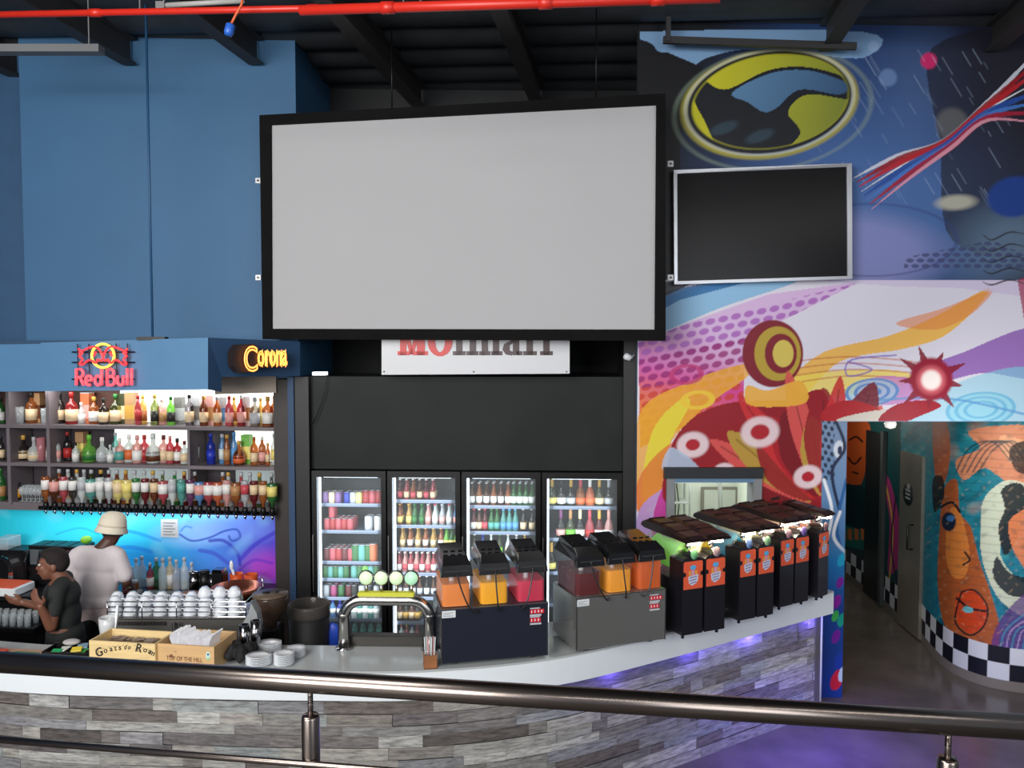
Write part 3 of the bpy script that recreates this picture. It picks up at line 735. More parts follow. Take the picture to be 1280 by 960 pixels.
for nm, polys in (('letter_l', [rc(570, yt, 578, yb_), rc(566, yb_-5, 582, yb_)]), ('letter_i', [rc(587, yx, 595, yb_), rc(583, yb_-5, 598, yb_), rc(587, 398, 595, 405)]),
                  ('letter_n', [rc(602, yx, 610, yb_), rc(599, yb_-5, 613, yb_), rc(616, yx+4, 624, yb_), rc(614, yb_-5, 628, yb_), rc(606, yx, 621, yx+6)]),
                  ('letter_a', [rc(641, yx+4, 649, yb_), rc(645, yb_-5, 653, yb_), rc(632, yx, 646, yx+5), [(630, 430), (642, 424), (642, 428), (637, 432), (637, 438), (642, 440), (640, 444.5), (632, 443), (628, 437)]]),
                  ('letter_r', [rc(658, yx, 666, yb_), rc(654, yb_-5, 671, yb_), rc(662, yx, 675, yx+7)]), ('letter_i', [rc(679, yx, 687, yb_), rc(675, yb_-5, 691, yb_), rc(679, 398, 687, 405)])):
    b = MB(); let(b, polys, md_); b.build(nm, parent=sg, world=True)
for x in (480, 592, 708):
    b = MB(); b.ell(SP.hit(x, 464.5, .005), (.008, .008, .008), m=M_grey, n=8, k=5); b.build('screw', parent=sg, world=True)

# ============================================================ OVERHEAD SERVICES
Mred = mat('red_pipe_paint', (206, 44, 30), .4)
def red_pipe(p0, p1, r, lab):
    t = T('sprinkler_pipe', lab, 'pipe', p0); d = (p1-p0)
    b = MB(); b.tube([p0, p1], r, m=Mred, n=12); b.build('pipe', parent=t, world=True)
    for k in (.22, .6, .86):
        b = MB(); c = p0+d*k; b.tube([c-d.normalized()*.04, c+d.normalized()*.04], r*1.22, m=Mred, n=12); b.build('coupling', parent=t, world=True)
    for k in (.3, .75):
        c = p0+d*k; b = MB(); b.tube([c, Vector((c.x, c.y, 6.2))], .005, m=M_grey); b.build('hanger_rod', parent=t, world=True)
    return t
red_pipe(at(-30, 19, 5.6), at(700, 4.5, 5.1), .022, 'long red sprinkler pipe across the roof, left of the ceiling bracket')
red_pipe(at(375, 13, 5.0), at(900, -3, 4.7), .03, 'thicker red sprinkler pipe nearest the top edge, towards the right')
b = MB(); b.box((-.65, -.05, 0), (.5, .05, .06), mat('batten_grey', (110, 112, 114), .5), M=Matrix.Translation(at(50, 67, 6.6)))
q = at(50, 67, 6.6)
for x in (-.5, .4): b.box((x-.004, -.004, .06), (x+.004, .004, 6.2-q.z), M_grey, M=Matrix.Translation(q))
b.build('light_batten', label='thin grey unlit light batten under the roof at far left', cat='light')
b = MB(); b.tube([at(200, 7, 5.75), at(305, 1, 5.7)], .018, m=mat('white_conduit', (170, 168, 164), .5)); b.box((-.03, -.03, -.03), (.03, .03, .03), M_grey, M=Matrix.Translation(at(202, 9, 5.75)))
for x in (205, 300): q = at(x, 4, 5.72); b.box((-.004, -.004, 0), (.004, .004, 6.2-q.z), M_grey, M=Matrix.Translation(q))
b.build('conduit', label='short white conduit pipe beside the red sprinkler pipe', cat='conduit')
dr = T('hanging_connector', 'blue cable connector dangling on an orange cord from the roof', 'connector', at(287, 37, 5.2))
b = MB(); b.tube([at(305, -14, 5.2), at(302, 6, 5.2), at(294, 20, 5.2), at(289, 30, 5.2)], .008, m=mat('orange_cord', (214, 96, 50), .5)); b.build('cord', parent=dr, world=True)
b = MB(); b.lathe([(.012, .04), (.03, .03), (.03, -.02), (.022, -.04)], m=mat('blue_connector', (40, 96, 190), .4), M=Mrot('Y', .3)); b.build('plug', parent=dr)
hb = T('ceiling_bracket', 'dark steel bar bracket hanging in front of the mural top', 'bracket', at(835, 50, 7.2))
b = MB(); p, q = at(829, 50, 7.2), at(1070, 58, 7.2); d = q-p
b.box((0, -.02, -.03), (d.length, .02, .03), mat('bracket_steel', (58, 58, 60), .5, metal=.4), M=Matrix.Translation(p)@Mrot('Y', math.atan2(-d.z, d.x))); b.build('bar', parent=hb, world=True)
b = MB(); p = at(835, 52, 7.18); b.box((-.02, -.02, 0), (.02, .02, 6.22-p.z), mat('bracket_steel', (58, 58, 60)), M=Matrix.Translation(p)); b.build('upright', parent=hb, world=True)
rd = T('ceiling_rod', 'thin blue vertical rod hanging from the roof to the bar fascia', 'rod', (at(190, 420, 6.92).x, 6.93, 3.36))
b = MB(); b.tube([(0, 0, 0), (0, 0, 2.85)], .011, m=mat('rod_blue', (40, 82, 122), .5)); b.build('rod', parent=rd)
b = MB(); b.box((-.12, -.04, 0), (.12, .04, .03), M_black); b.build('base_plate', parent=rd)
# ============================================================ NEON SIGNS
FAS = Plane((f1.x, YL), (f2.x, YR))
ns_ = T('neon_sign', 'red and yellow glowing neon sign with two bulls reading Red Bull', 'neon sign', FAS.hit(130, 482))
Mnr = mat('neon_red', (255, 60, 60), .4, emit=(255, 44, 52), es=1.6); Mny = mat('neon_yellow', (255, 220, 90), .4, emit=(255, 206, 70), es=1.5); Mnp = mat('neon_pink', (255, 90, 100), .4, emit=(255, 78, 92), es=1.15)
def neon(b, pts, r, m, d=.05, smooth=True):
    if smooth: pts = cat(pts, False, 4)
    b.tube([FAS.hit(x, y, d) for x, y in pts], r, n=6, m=m)
b = MB(); pts_ = [(128.7+14*math.cos(a), 444.7+14.8*math.sin(a)) for a in np.linspace(0, 2*PI, 33)]
neon(b, pts_, .011, Mny, .045, False); b.build('sun_ring', parent=ns_, world=True)
bull = [[(99, 441), (104, 438), (112, 434.5), (119, 433.5), (124, 437), (127, 442), (128.5, 447), (126, 451), (122.5, 449)],
        [(122.5, 449), (119, 454), (114, 450), (108, 452), (103, 456), (99, 455)],
        [(99, 455), (103, 449), (99, 445), (103, 441), (98, 436)], [(120, 440), (117, 445)]]
for sgn, nm in ((1, 'bull_outline'), (-1, 'bull_outline')):
    b = MB()
    for pl in bull: neon(b, [(x if sgn > 0 else 257.4-x, y) for x, y in pl], .0085, Mnr, .06)
    b.build(nm, parent=ns_, world=True)
def arc(cx, cy, rx, ry, a0, a1, n=12): return [(cx+rx*math.cos(R(a)), cy-ry*math.sin(R(a))) for a in np.linspace(a0, a1, n)]
for nm, strokes in (('letter_r', [[(95.5, 481.5), (95.5, 461.5), (100, 461.5)]+arc(100, 466.5, 4, 5, 90, -90)+[(96, 471.5)], [(100, 471.5), (104.5, 481.5)]]),
                    ('letter_e', [[(107, 475.5), (115, 475.5)]+arc(111, 475.5, 4, 6, 0, 300)]),
                    ('letter_d', [arc(122.5, 475.5, 4, 6, 0, 360), [(127, 461), (127, 481.5)]]),
                    ('letter_b', [[(134, 481.5), (134, 461.5), (138.5, 461.5)]+arc(138.5, 466, 3.6, 4.5, 90, -90)+[(134.5, 470.5), (139, 470.5)]+arc(139, 476, 4.4, 5.5, 90, -90)+[(134, 481.5)]]),
                    ('letter_u', [[(147, 469.5), (147, 477)]+arc(150.5, 477, 3.5, 4.5, 180, 360)+[(154, 469.5)], [(154, 470), (154, 481.5)]]),
                    ('letter_l', [[(159, 460.5), (159, 481.5)]]), ('letter_l', [[(164.5, 460.5), (164.5, 481.5)]])):
    b = MB()
    for st in strokes: neon(b, st, .0125, Mnp, .055, False)
    b.build(nm, parent=ns_, world=True)
def fit(o, plane, x0, x1, y0, y1, d):
    """scale a world-built text child so that it spans the px box on the plane"""
    me = o.data; M = wm(o.parent); Mi = M.inverted()
    vs = [M@v.co for v in me.vertices]
    us = [(v-plane.p).dot(plane.u) for v in vs]; zs_ = [v.z for v in vs]; ns2 = [(v-plane.p).dot(plane.n) for v in vs]
    a = plane.hit(x0, (y0+y1)/2, d); c = plane.hit(x1, (y0+y1)/2, d); ua, uc = (a-plane.p).dot(plane.u), (c-plane.p).dot(plane.u)
    za, zc_ = plane.hit((x0+x1)/2, y1, d).z, plane.hit((x0+x1)/2, y0, d).z
    nm = (max(ns2)+min(ns2))/2
    for i, v in enumerate(me.vertices):
        u = ua+(us[i]-min(us))/(max(us)-min(us))*(uc-ua); z = za+(zs_[i]-min(zs_))/(max(zs_)-min(zs_))*(zc_-za)
        w = plane.p+plane.u*u+plane.n*(d+ns2[i]-nm); w.z = z; v.co = Mi@w
b = MB()
for x in (98, 112, 146, 160): b.box((-.004, 0, 0), (.004, .008, .37), M_black, M=Matrix.Translation(FAS.hit(x, 483, .035)))
for y in (440, 453, 474): 
    A = FAS.hit(90, y, .02); B_ = FAS.hit(168, y, .02); b.tube([A, B_], .006, m=M_black)
b.build('mounting_frame', parent=ns_, world=True)
# Corona sign on the side of the fascia
SD = Plane((f3.x, YR), (g1.x, 7.5))
cs_ = T('neon_sign', 'orange glowing neon sign reading Corona on a dark drum backing', 'neon sign', SD.hit(325, 466))
Mno = mat('neon_orange', (255, 190, 110), .4, emit=(255, 150, 62), es=2.0); Mdb = mat('sign_backing_brown', (44, 32, 28), .4)
me = text_me('C', .3, outline=.008, shear=.0); to = place_text('initial_letter', me, Mno, SD.hit(311, 448, .12), SD.rot, cs_); fit(to, SD, 305, 322, 432, 465, .14)
me = text_me('orona', .2, outline=.006); to = place_text('lettering', me, Mno, SD.hit(340, 448, .1), SD.rot, cs_); fit(to, SD, 322, 359, 438, 458, .12)
b = MB(); pr = [(292, 440), (298, 431), (318, 430), (324, 438), (359, 440), (359, 458), (322, 460), (316, 465), (300, 466), (293, 458)]
prism_between(b, [SD.hit(x, y, .1) for x, y in pr], -SD.n*.1, Mdb); b.build('backing', parent=cs_, world=True)
b = MB()
for x in (328, 334, 340, 346, 352, 357): b.tube([SD.hit(x, 437, .125), SD.hit(x, 459, .125)], .0035, m=Mno)
b.build('neon_tube', parent=cs_, world=True)

# ============================================================ BACK BAR SHELVES
BAR = BP; bu, bn, brot = BAR.u, BAR.n, BAR.rot
zA = BAR.hit(200, 534.5).z; zB = BAR.hit(200, 583).z; zC = BAR.hit(40, 631).z; zT = BAR.hit(180, 489).z+.12
Mlam = mat('grey_laminate', (112, 104, 108), .45, noise=.06)
def onbar(px, z, d): return BAR.col(px, z, d)
def bbox(b, xa, xb, z0, z1, d0, d1, m, bev=0): return pbox(b, BAR, xa, xb, z0, z1, d0, d1, m, bev)
bs = T('back_bar_shelving', 'grey laminate back bar shelving unit full of bottles behind the counter', 'shelving', onbar(175, 0.95, 0))
def part_bar(name, m, lst, **k):
    b = MB()
    for a in lst: bbox(b, *a, m)
    o = b.build(name, parent=bs, world=True); return o
for z in (zA, zB): part_bar('shelf', Mlam, [(-60, 347, z-.022, z+.012, -.33, .0)])
part_bar('shelf', Mlam, [(-60, 347, zC-.06, zC+.02, -.33, -.02)])
part_bar('shelf', Mlam, [(-60, 347, zT, zT+.03, -.33, 0)])
for x in (10, 60): part_bar('divider', Mlam, [(x-2, x+2, zC, zT, -.32, -.002)])
part_bar('divider', Mlam, [(234.5, 237.5, zC, zA, -.32, -.002)])
Mdp = mat('dark_back_panel', (66, 60, 66), .4); Mbrp = mat('brown_back_panel', (96, 66, 58), .4)
part_bar('back_panel', Mdp, [(-60, 347, zC-.05, zT, -.36, -.335)])
part_bar('back_panel', Mbrp, [(-60, 125, zA, zT, -.335, -.33)])
Mlit = mat('lit_white_panel', (240, 244, 238), .5, emit=(250, 255, 244), es=1.3)
Mlit2 = mat('dim_lit_panel', (160, 170, 172), .3, emit=(200, 215, 215), es=.35)
for a in ((126, 346, zA+.02, zT), (119, 233, zB+.02, zA-.03), (275, 346, zB+.02, zA-.03)): part_bar('light_panel', Mlit, [a+(-.334, -.325)])
for a in ((112, 233, zC+.02, zB-.03), (276, 346, zC+.02, zB-.03)): part_bar('light_panel', Mlit2, [a+(-.334, -.325)])
b = MB(); bbox(b, 56, 347, 1.665, 1.7, .075, .095, M_black); b.build('dispenser_rail', parent=bs, world=True)
# painted splashback below
zs3 = np.linspace(zC-.06, .9, 120); PB = BAR.p-bn*.2
us_ = np.linspace(-1.2, (BAR.col(351, 1.4)-BAR.p).dot(bu), 420)
U, Z3 = np.meshgrid(us_, zs3)
X3 = PB.x+bu.x*U; Y3 = PB.y+bu.y*U
SX, SY = npproj(X3, Y3, Z3)
P = Paint(SX, SY)
P.base((40, 190, 220))
P.grad(-20, 660, (30, 170, 190), 120, 660, (60, 210, 232)); 
P.grad(160, 690, (40, 170, 228), 350, 690, (84, 60, 190), np.clip((SX-120)/120, 0, 1))
P.grad(140, 650, (90, 214, 236), 345, 650, (90, 110, 220), np.clip((672-SY)/30, 0, 1)*(SX > 125)*.9)
P.ell(240, 668, 40, 14, (150, 196, 240), 0, .7, 1); P.ell(290, 660, 50, 16, (120, 150, 236), 0, .6, 1)
P.ell(330, 712, 26, 22, (170, 50, 170), 0, .7, 1); P.ell(165, 700, 40, 18, (20, 80, 190), 0, .6, 1)
for pts_, w, c, a in (([(225, 668), (240, 676), (262, 672), (280, 664), (296, 662), (300, 672), (290, 676), (286, 670)], 2.6, (40, 70, 170), .8), ([(262, 676), (280, 676), (296, 690), (300, 706)], 4, (50, 60, 170), .8), ([(226, 664), (232, 658), (240, 660)], 2, (40, 110, 200), .7),
                      ([(300, 700), (320, 680), (345, 665)], 5, (60, 50, 180), .7), ([(250, 688), (268, 692), (285, 704)], 5, (60, 60, 180), .6), ([(130, 672), (160, 664), (200, 676)], 4, (30, 130, 210), .6), ([(120, 690), (160, 684), (190, 690)], 5, (30, 90, 200), .5),
                      ([(300, 712), (318, 700), (340, 704)], 4, (100, 50, 180), .7), ([(70, 668), (100, 660), (124, 668)], 2, (30, 140, 190), .5)):
    P.line(pts_, w, c, a)
P.mix(np.clip(P.noise(11, 2)-.35, 0, 1)*.35, (160, 230, 250))
W = np.stack([X3, Y3, Z3], -1)
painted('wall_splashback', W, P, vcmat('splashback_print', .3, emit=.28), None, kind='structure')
# back counter
b = MB(); Mbc = mat('black_worktop', (24, 24, 27), .25)
bbox(b, -60, 352, .86, .91, -.19, .5, Mbc, .005); bc = b.build('back_counter', label='long black worktop under the painted splashback, behind the two bartenders', cat='counter')
b = MB(); bbox(b, -60, 352, 0, .86, -.19, .35, mat('dark_cabinet', (26, 25, 27), .6)); b.build('cabinet_body', parent=bc)
zc_ = .91
b = MB(); A = onbar(211, 1.5, -.19); q = [BAR.hit(x, y, -.19) for x, y in ((201, 649), (201, 671), (223, 672), (222, 649))]; prism_between(b, q, -bn*.004, mat('notice_paper', (206, 206, 204), .6))
for k in range(5): q = [BAR.hit(x, y, -.187) for x, y in ((204, 653+k*3.6), (204, 654.2+k*3.6), (219-(k % 2)*3, 654.4+k*3.6), (219-(k % 2)*3, 653.2+k*3.6))]; b.add(q, [(0, 1, 2, 3)], mat('notice_print', (140, 140, 146), .6))
b.build('notice', label='white paper notice taped to the painted splashback under the bottles', cat='notice')
for px in (30, 50):
    pass

# ============================================================ BOTTLES
PROF = {  # radius, height pairs for a bottle of height 1 (scaled); label band, cap start
 'tall': ([(0, 0), (.13, .0), (.135, .02), (.135, .58), (.12, .66), (.055, .76), (.05, .9)], (.12, .45), (.055, .88, 1.0)),
 'square': ([(0, 0), (.17, 0), (.18, .02), (.18, .55), (.15, .64), (.06, .72), (.055, .86)], (.1, .46), (.07, .84, 1.0)),
 'squat': ([(0, 0), (.2, 0), (.24, .05), (.25, .35), (.2, .52), (.08, .62), (.065, .84)], (.08, .38), (.08, .82, 1.0)),
 'slim': ([(0, 0), (.1, 0), (.105, .02), (.105, .6), (.05, .75), (.045, .9)], (.15, .5), (.055, .88, 1.0)),
 'beer': ([(0, 0), (.12, 0), (.125, .02), (.125, .5), (.1, .6), (.052, .72), (.045, .93)], (.14, .42), (.06, .93, 1.0)),
 'champ': ([(0, 0), (.15, 0), (.155, .02), (.155, .4), (.12, .54), (.055, .68), (.05, .7)], (.12, .32), (.058, .66, 1.0)),
 'can': ([(0, 0), (.2, .0), (.26, .04), (.27, .06), (.27, .9), (.22, .97)], None, (.22, .965, 1.0)),
 'box': ([(0, 0), (.21, 0), (.21, .98)], (.15, .6), (.212, .97, 1.0)),
 'jar': ([(0, 0), (.3, 0), (.32, .03), (.32, .7), (.26, .8)], (.15, .6), (.3, .78, 1.0)),
 'pet': ([(0, 0), (.15, 0), (.17, .04), (.165, .25), (.175, .6), (.12, .75), (.05, .88)], (.3, .55), (.06, .87, 1.0)),
}
MCH = {}
def bmesh_(kind, part, m, flip=False):
    key = (kind, part, m.name, flip)
    if key in MCH: return MCH[key]
    prof, lab, cap = PROF[kind]; n = 4 if kind == 'box' else 12
    b = MB(); F = Matrix.Translation((0, 0, 1))@Mrot('X', PI) if flip else None
    rot = Mrot('Z', PI/4) if kind in ('box',) else Matrix.Identity(4)
    M = (F@rot) if F is not None else rot
    sm = kind != 'box'
    if part == 'body': b.lathe([(max(r, 1e-4), z) for r, z in prof], n=n, m=m, M=M, smooth=sm)
    elif part == 'label':
        r0 = max(np.interp(lab[0], [p[1] for p in prof[1:]], [p[0] for p in prof[1:]]), np.interp(lab[1], [p[1] for p in prof[1:]], [p[0] for p in prof[1:]]))+.006
        b.lathe([(r0-.004, lab[0]), (r0, lab[0]), (r0, lab[1]), (r0-.004, lab[1])], n=n, m=m, M=M, smooth=sm)
    else: b.lathe([(cap[0], cap[1]), (cap[0], cap[2]-.01), (cap[0]*.85, cap[2]), (1e-4, cap[2])], n=n, m=m, M=M, smooth=sm)
    me = b.mesh(kind+'_'+part); MCH[key] = me; return me
def opaque(c, name='label_paper'): return mat('%s_%d_%d_%d' % ((name,)+tuple(c[:3])), c, .45)
def bottle(kind, P_, h, col, lab, cap, label, group, name='bottle', t=.5, rz=0, cat_='bottle', flip=False, dispenser=False):
    o = T(name, label, cat_, P_, rz, group); 
    bm = glassy(col, t) if kind not in ('can', 'box') else opaque(tuple(int(x*.82+.18*sum(col)/3) for x in col), 'painted_tin' if kind == 'can' else 'carton')
    S = h
    def ch(nm, me):
        c = bpy.data.objects.new(nm, me); COL.objects.link(c); c.parent = o; c.scale = (S, S, S); return c
    ch('body', bmesh_(kind, 'body', bm, flip))
    if lab and PROF[kind][1]: ch('paper_label', bmesh_(kind, 'label', opaque(lab), flip))
    if cap: ch('lid' if kind in ('can', 'box', 'jar') else 'cap', bmesh_(kind, 'cap', mat('tin_lid', (196, 196, 200), .3, metal=.6) if kind == 'can' else opaque(cap, 'cap'), flip))
    if dispenser:
        key = 'optic'
        if key not in MCH:
            b = MB(); b.lathe([(.018, .03), (.026, .012), (.027, -.04), (.014, -.05)], m=M_black, n=10)
            b.lathe([(.014, -.05), (.017, -.058), (.013, -.075), (.006, -.09)], m=M_chrome, n=8); b.box((-.006, -.03, -.07), (.006, 0, -.06), M_chrome)
            MCH[key] = b.mesh('dispenser')
        c = bpy.data.objects.new('dispenser', MCH[key]); COL.objects.link(c); c.parent = o
        c.location = (0, 0, 0)
    return o
CN = {'cream': (226, 200, 160), 'white': (232, 230, 226), 'black': (24, 22, 24), 'gold': (200, 156, 70), 'red': (170, 40, 40), 'dark': (34, 32, 30), 'olive': (60, 66, 34), 'amber': (160, 86, 34),
      'clear': (206, 214, 212), 'green': (44, 108, 50), 'lime': (110, 190, 60), 'pink': (222, 160, 152), 'orange': (214, 104, 56), 'blue': (30, 50, 170), 'sky': (90, 150, 206), 'silver': (180, 182, 186), 'teal': (84, 158, 148),
      'brown': (90, 48, 26), 'purple': (110, 60, 100), 'yellow': (232, 214, 120), 'tan': (176, 130, 84), 'grey': (110, 108, 106), 'rose': (190, 72, 82), 'maroon': (100, 26, 30)}
SH = [ # px, kind, body, label, cap, height  — top shelf
 (2, 'tall', 'green', 'white', 'dark', .26), (40, 'square', 'amber', 'cream', 'dark', .32), (49, 'box', 'tan', 'brown', 'tan', .31), (76, 'tall', 'dark', 'cream', 'black', .31), (90, 'square', 'red', 'cream', 'red', .33),
 (102, 'square', 'clear', 'white', 'white', .22), (110, 'box', 'orange', 'pink', 'silver', .32), (118, 'square', 'amber', 'white', 'gold', .28), (130, 'square', 'dark', 'cream', 'dark', .27), (145, 'square', 'olive', 'cream', 'green', .31),
 (156, 'box', 'olive', 'cream', 'olive', .31), (165, 'box', 'tan', 'gold', 'tan', .32), (173, 'slim', 'rose', 'red', 'red', .3), (179, 'tall', 'gold', 'amber', 'gold', .3), (194, 'tall', 'olive', 'dark', 'gold', .31), (203, 'square', 'pink', 'tan', 'white', .28),
 (214, 'tall', 'lime', 'dark', 'green', .29), (225, 'box', 'grey', 'silver', 'grey', .28), (237, 'tall', 'black', 'cream', 'black', .31), (247, 'box', 'silver', 'grey', 'silver', .32), (255, 'tall', 'brown', 'cream', 'gold', .3),
 (264, 'box', 'pink', 'tan', 'pink', .3), (272, 'tall', 'amber', 'cream', 'silver', .29), (281, 'box', 'silver', 'sky', 'silver', .29), (287, 'tall', 'rose', 'pink', 'red', .3), (293, 'slim', 'gold', 'amber', 'gold', .29),
 (302, 'tall', 'maroon', 'pink', 'white', .31), (310, 'box', 'white', 'tan', 'white', .3), (319, 'square', 'dark', 'silver', 'silver', .29), (326, 'slim', 'gold', 'yellow', 'gold', .28), (335, 'square', 'brown', 'white', 'gold', .3), (343, 'tall', 'amber', 'gold', 'gold', .3)]
SH2 = [(2, 'tall', 'dark', 'cream', 'black', .25), (30, 'squat', 'dark', 'cream', 'gold', .26), (43, 'squat', 'clear', 'cream', 'silver', .25), (57, 'slim', 'clear', 'white', 'silver', .2),
 (72, 'tall', 'clear', 'pink', 'dark', .25), (85, 'tall', 'black', 'red', 'red', .3), (95, 'square', 'clear', 'white', 'dark', .2), (103, 'box', 'tan', 'yellow', 'tan', .3), (112, 'squat', 'lime', 'green', 'lime', .28), (128, 'squat', 'clear', 'silver', 'white', .25), (138, 'square', 'clear', 'white', 'clear', .18),
 (145, 'slim', 'teal', 'clear', 'silver', .3), (150, 'square', 'pink', 'teal', 'white', .25), (162, 'square', 'clear', 'orange', 'white', .28), (172, 'square', 'pink', 'white', 'pink', .28), (181, 'square', 'rose', 'red', 'red', .28),
 (192, 'squat', 'clear', 'brown', 'clear', .3), (205, 'square', 'pink', 'cream', 'maroon', .28), (213, 'tall', 'rose', 'cream', 'pink', .28), (222, 'square', 'maroon', 'white', 'black', .25), (231, 'square', 'clear', 'cream', 'maroon', .23),
 (245, 'slim', 'dark', 'silver', 'silver', .33), (264, 'tall', 'blue', 'blue', 'blue', .31), (278, 'slim', 'sky', 'clear', 'silver', .3), (284, 'slim', 'amber', 'tan', 'gold', .3), (293, 'slim', 'sky', 'sky', 'sky', .32), (299, 'squat', 'brown', 'orange', 'gold', .24),
 (309, 'box', 'lime', 'yellow', 'lime', .29), (318, 'tall', 'amber', 'cream', 'amber', .28), (328, 'tall', 'brown', 'pink', 'white', .28), (335, 'slim', 'amber', 'cream', 'gold', .22), (343, 'slim', 'clear', 'yellow', 'silver', .31)]
KN = {'tall': 'tall bottle', 'square': 'square-shouldered bottle', 'squat': 'rounded bottle', 'slim': 'slim bottle', 'box': 'bottle carton'}
for nm, lst, z in (('top shelf', SH, zA+.013), ('middle shelf', SH2, zB+.013)):
    for i, (px, k, bc_, lb, cp, h) in enumerate(lst):
        d = -.24 if k == 'box' else -.13-.05*(i % 2)
        Pp = onbar(px, z, d); s_ = 1.0 if k != 'box' else 1.0
        lab = '%s %s, %s label, %s cap, %s from left on the %s' % (bc_, KN[k], lb, cp, ORD[i], nm) if k != 'box' else '%s gift carton with %s print, %s item from left on the %s' % (bc_, lb, ORD[i], nm)
        bottle(k, Pp, h, CN[bc_], CN[lb], CN[cp], lab, 'bottles on the back bar '+nm, name='bottle' if k != 'box' else 'gift_carton', cat_='bottle' if k != 'box' else 'box', rz=brot, t=.42)
# glasses on shelves
Mgl = glassy((225, 230, 232), .72)
def tumbler(P_, r, h, label, group=None, name='drinking_glass', m=None):
    b = MB(); b.lathe([(1e-4, 0), (r*.85, 0), (r, h), (r*.92, h), (r*.78, .012), (1e-4, .012)], m=m or Mgl, n=14)
    o = b.build(name, label=label, cat='glass', group=group); o.location = P_; return o
tumbler(onbar(25, zA+.013, -.13), .045, .17, 'clear straight tumbler at the left of the top back bar shelf', 'glasses on the back bar shelves')
tumbler(onbar(55, zA+.013, -.13), .03, .16, 'narrow clear glass beside the divider on the top back bar shelf', 'glasses on the back bar shelves')
tumbler(onbar(52, zB+.013, -.15), .045, .24, 'tall pinkish patterned glass near the divider on the middle shelf', 'glasses on the back bar shelves', m=glassy((230, 150, 160), .5))
bottle('tall', onbar(2, zC+.02, -.12), .33, CN['green'], CN['tan'], CN['green'], 'green bottle with tan label at far left of the lowest back bar shelf', 'bottles on the lowest back bar shelf', rz=brot)
bottle('tall', onbar(22, zC+.02, -.12), .27, CN['black'], (236, 160, 30), CN['gold'], 'black bottle with a yellow-orange label left of the stemmed glasses', 'bottles on the lowest back bar shelf', rz=brot)
gi = 0
for row, d in enumerate((-.06, -.18)):
    for k in range(5):
        px = 28+k*5.4+row*2.5; r = .032
        b = MB(); b.lathe([(1e-4, 0), (.03, .002), (.005, .01), (.005, .06), (r, .085), (r*1.05, .12), (r*.8, .15), (r*.76, .15), (r, .12), (r*.9, .09), (1e-4, .068)], m=Mgl, n=12)
        o = b.build('stemmed_glass', label='stemmed glass, %s from left in the %s row on the lowest shelf' % (ORD[k], ('front', 'back')[row]), cat='glass', group='stemmed glasses on the lowest shelf'); o.location = onbar(px, zC+.021, d)
# optics, upside down
OPT = [('amber', 'white'), ('brown', 'pink'), ('rose', 'white'), ('dark', 'white'), ('clear', 'silver'), ('teal', 'white'), ('clear', 'white'), ('silver', 'white'), ('yellow', 'cream'), ('yellow', 'yellow'), ('green', 'white'), ('maroon', 'white'),
       ('brown', 'cream'), ('rose', 'white'), ('clear', 'silver'), ('teal', 'teal'), ('purple', 'white'), ('sky', 'pink'), ('rose', 'white'), ('orange', 'white'), ('pink', 'white'), ('amber', 'tan'), ('silver', 'rose'), ('maroon', 'cream'), ('amber', 'cream'), ('green', 'yellow')]
for i, (c1, c2) in enumerate(OPT):
    px = 57.5+i*11.32; kd = ('tall', 'square', 'tall', 'slim')[i % 4] if i not in (8, 9, 18, 19) else 'square'
    z = BAR.hit(px, 631+i*.3, .15).z
    kd = 'tall' if kd == 'slim' else kd
    bottle(kd, onbar(px, z, .15), .285*(1.0 if kd == 'tall' else .93), CN[c1], CN[c2], None, 'upside-down %s bottle with %s label in a spirit dispenser, %s from left' % (c1, c2, ORD[i]), 'inverted bottles in the spirit dispensers', rz=brot, flip=True, dispenser=True, t=.35)
# standing bottles behind the dispensers
cyc = ['brown', 'clear', 'dark', 'amber', 'silver', 'maroon', 'clear', 'olive']
BK = [64, 75, 86, 97, 106, 115, 127, 137, 147, 158, 169, 181, 192, 204, 219, 231, 244, 279, 286, 302, 313, 325, 340]
for i, px in enumerate(BK):
    c1 = cyc[(i*3) % 8]; c1 = 'green' if i == 14 else ('rose' if i == 19 else c1)
    bottle(('tall', 'slim', 'tall')[i % 3], onbar(px, zC+.021, -.08), .34, CN[c1], CN['silver'] if i % 2 else CN['cream'], CN['silver'] if i % 3 else CN['gold'], '%s bottle standing behind the spirit dispensers, %s from left' % (c1, ORD[i]), 'bottles standing behind the dispensers', rz=brot, t=.4)
# bottles with pourers on the back counter
syr = [('pink', 165, .2), ('clear', 171, .3), ('silver', 178, .31), ('rose', 188, .26), ('olive', 196, .3), ('clear', 204, .31), ('cream', 213, .31), ('silver', 221, .3), ('clear', 231, .31), ('silver', 240, .28)]
for i, (c1, px, h) in enumerate(syr):
    bottle('tall', onbar(px, zc_, .08+.05*(i % 2)), h, CN.get(c1), CN['white'] if i in (3, 6) else None, CN['silver'], '%s bottle with pourer on the back counter, %s from left beside the man' % (c1, ORD[i]), 'pourer bottles on the back counter', rz=brot, t=.5)
for i, (c1, px, h) in enumerate((('rose', 160, .16), ('amber', 168, .12), ('orange', 158, .1))):
    bottle('jar', onbar(px, zc_, .25), h, CN[c1], None, CN['silver'], '%s jar at the man\'s right elbow on the back counter, %s from left' % (c1, ORD[[1, 2, 0][i]]), 'small jars on the back counter', rz=brot, name='jar', cat_='jar')
Mst = mat('cocktail_steel', (150, 150, 152), .15, metal=1)
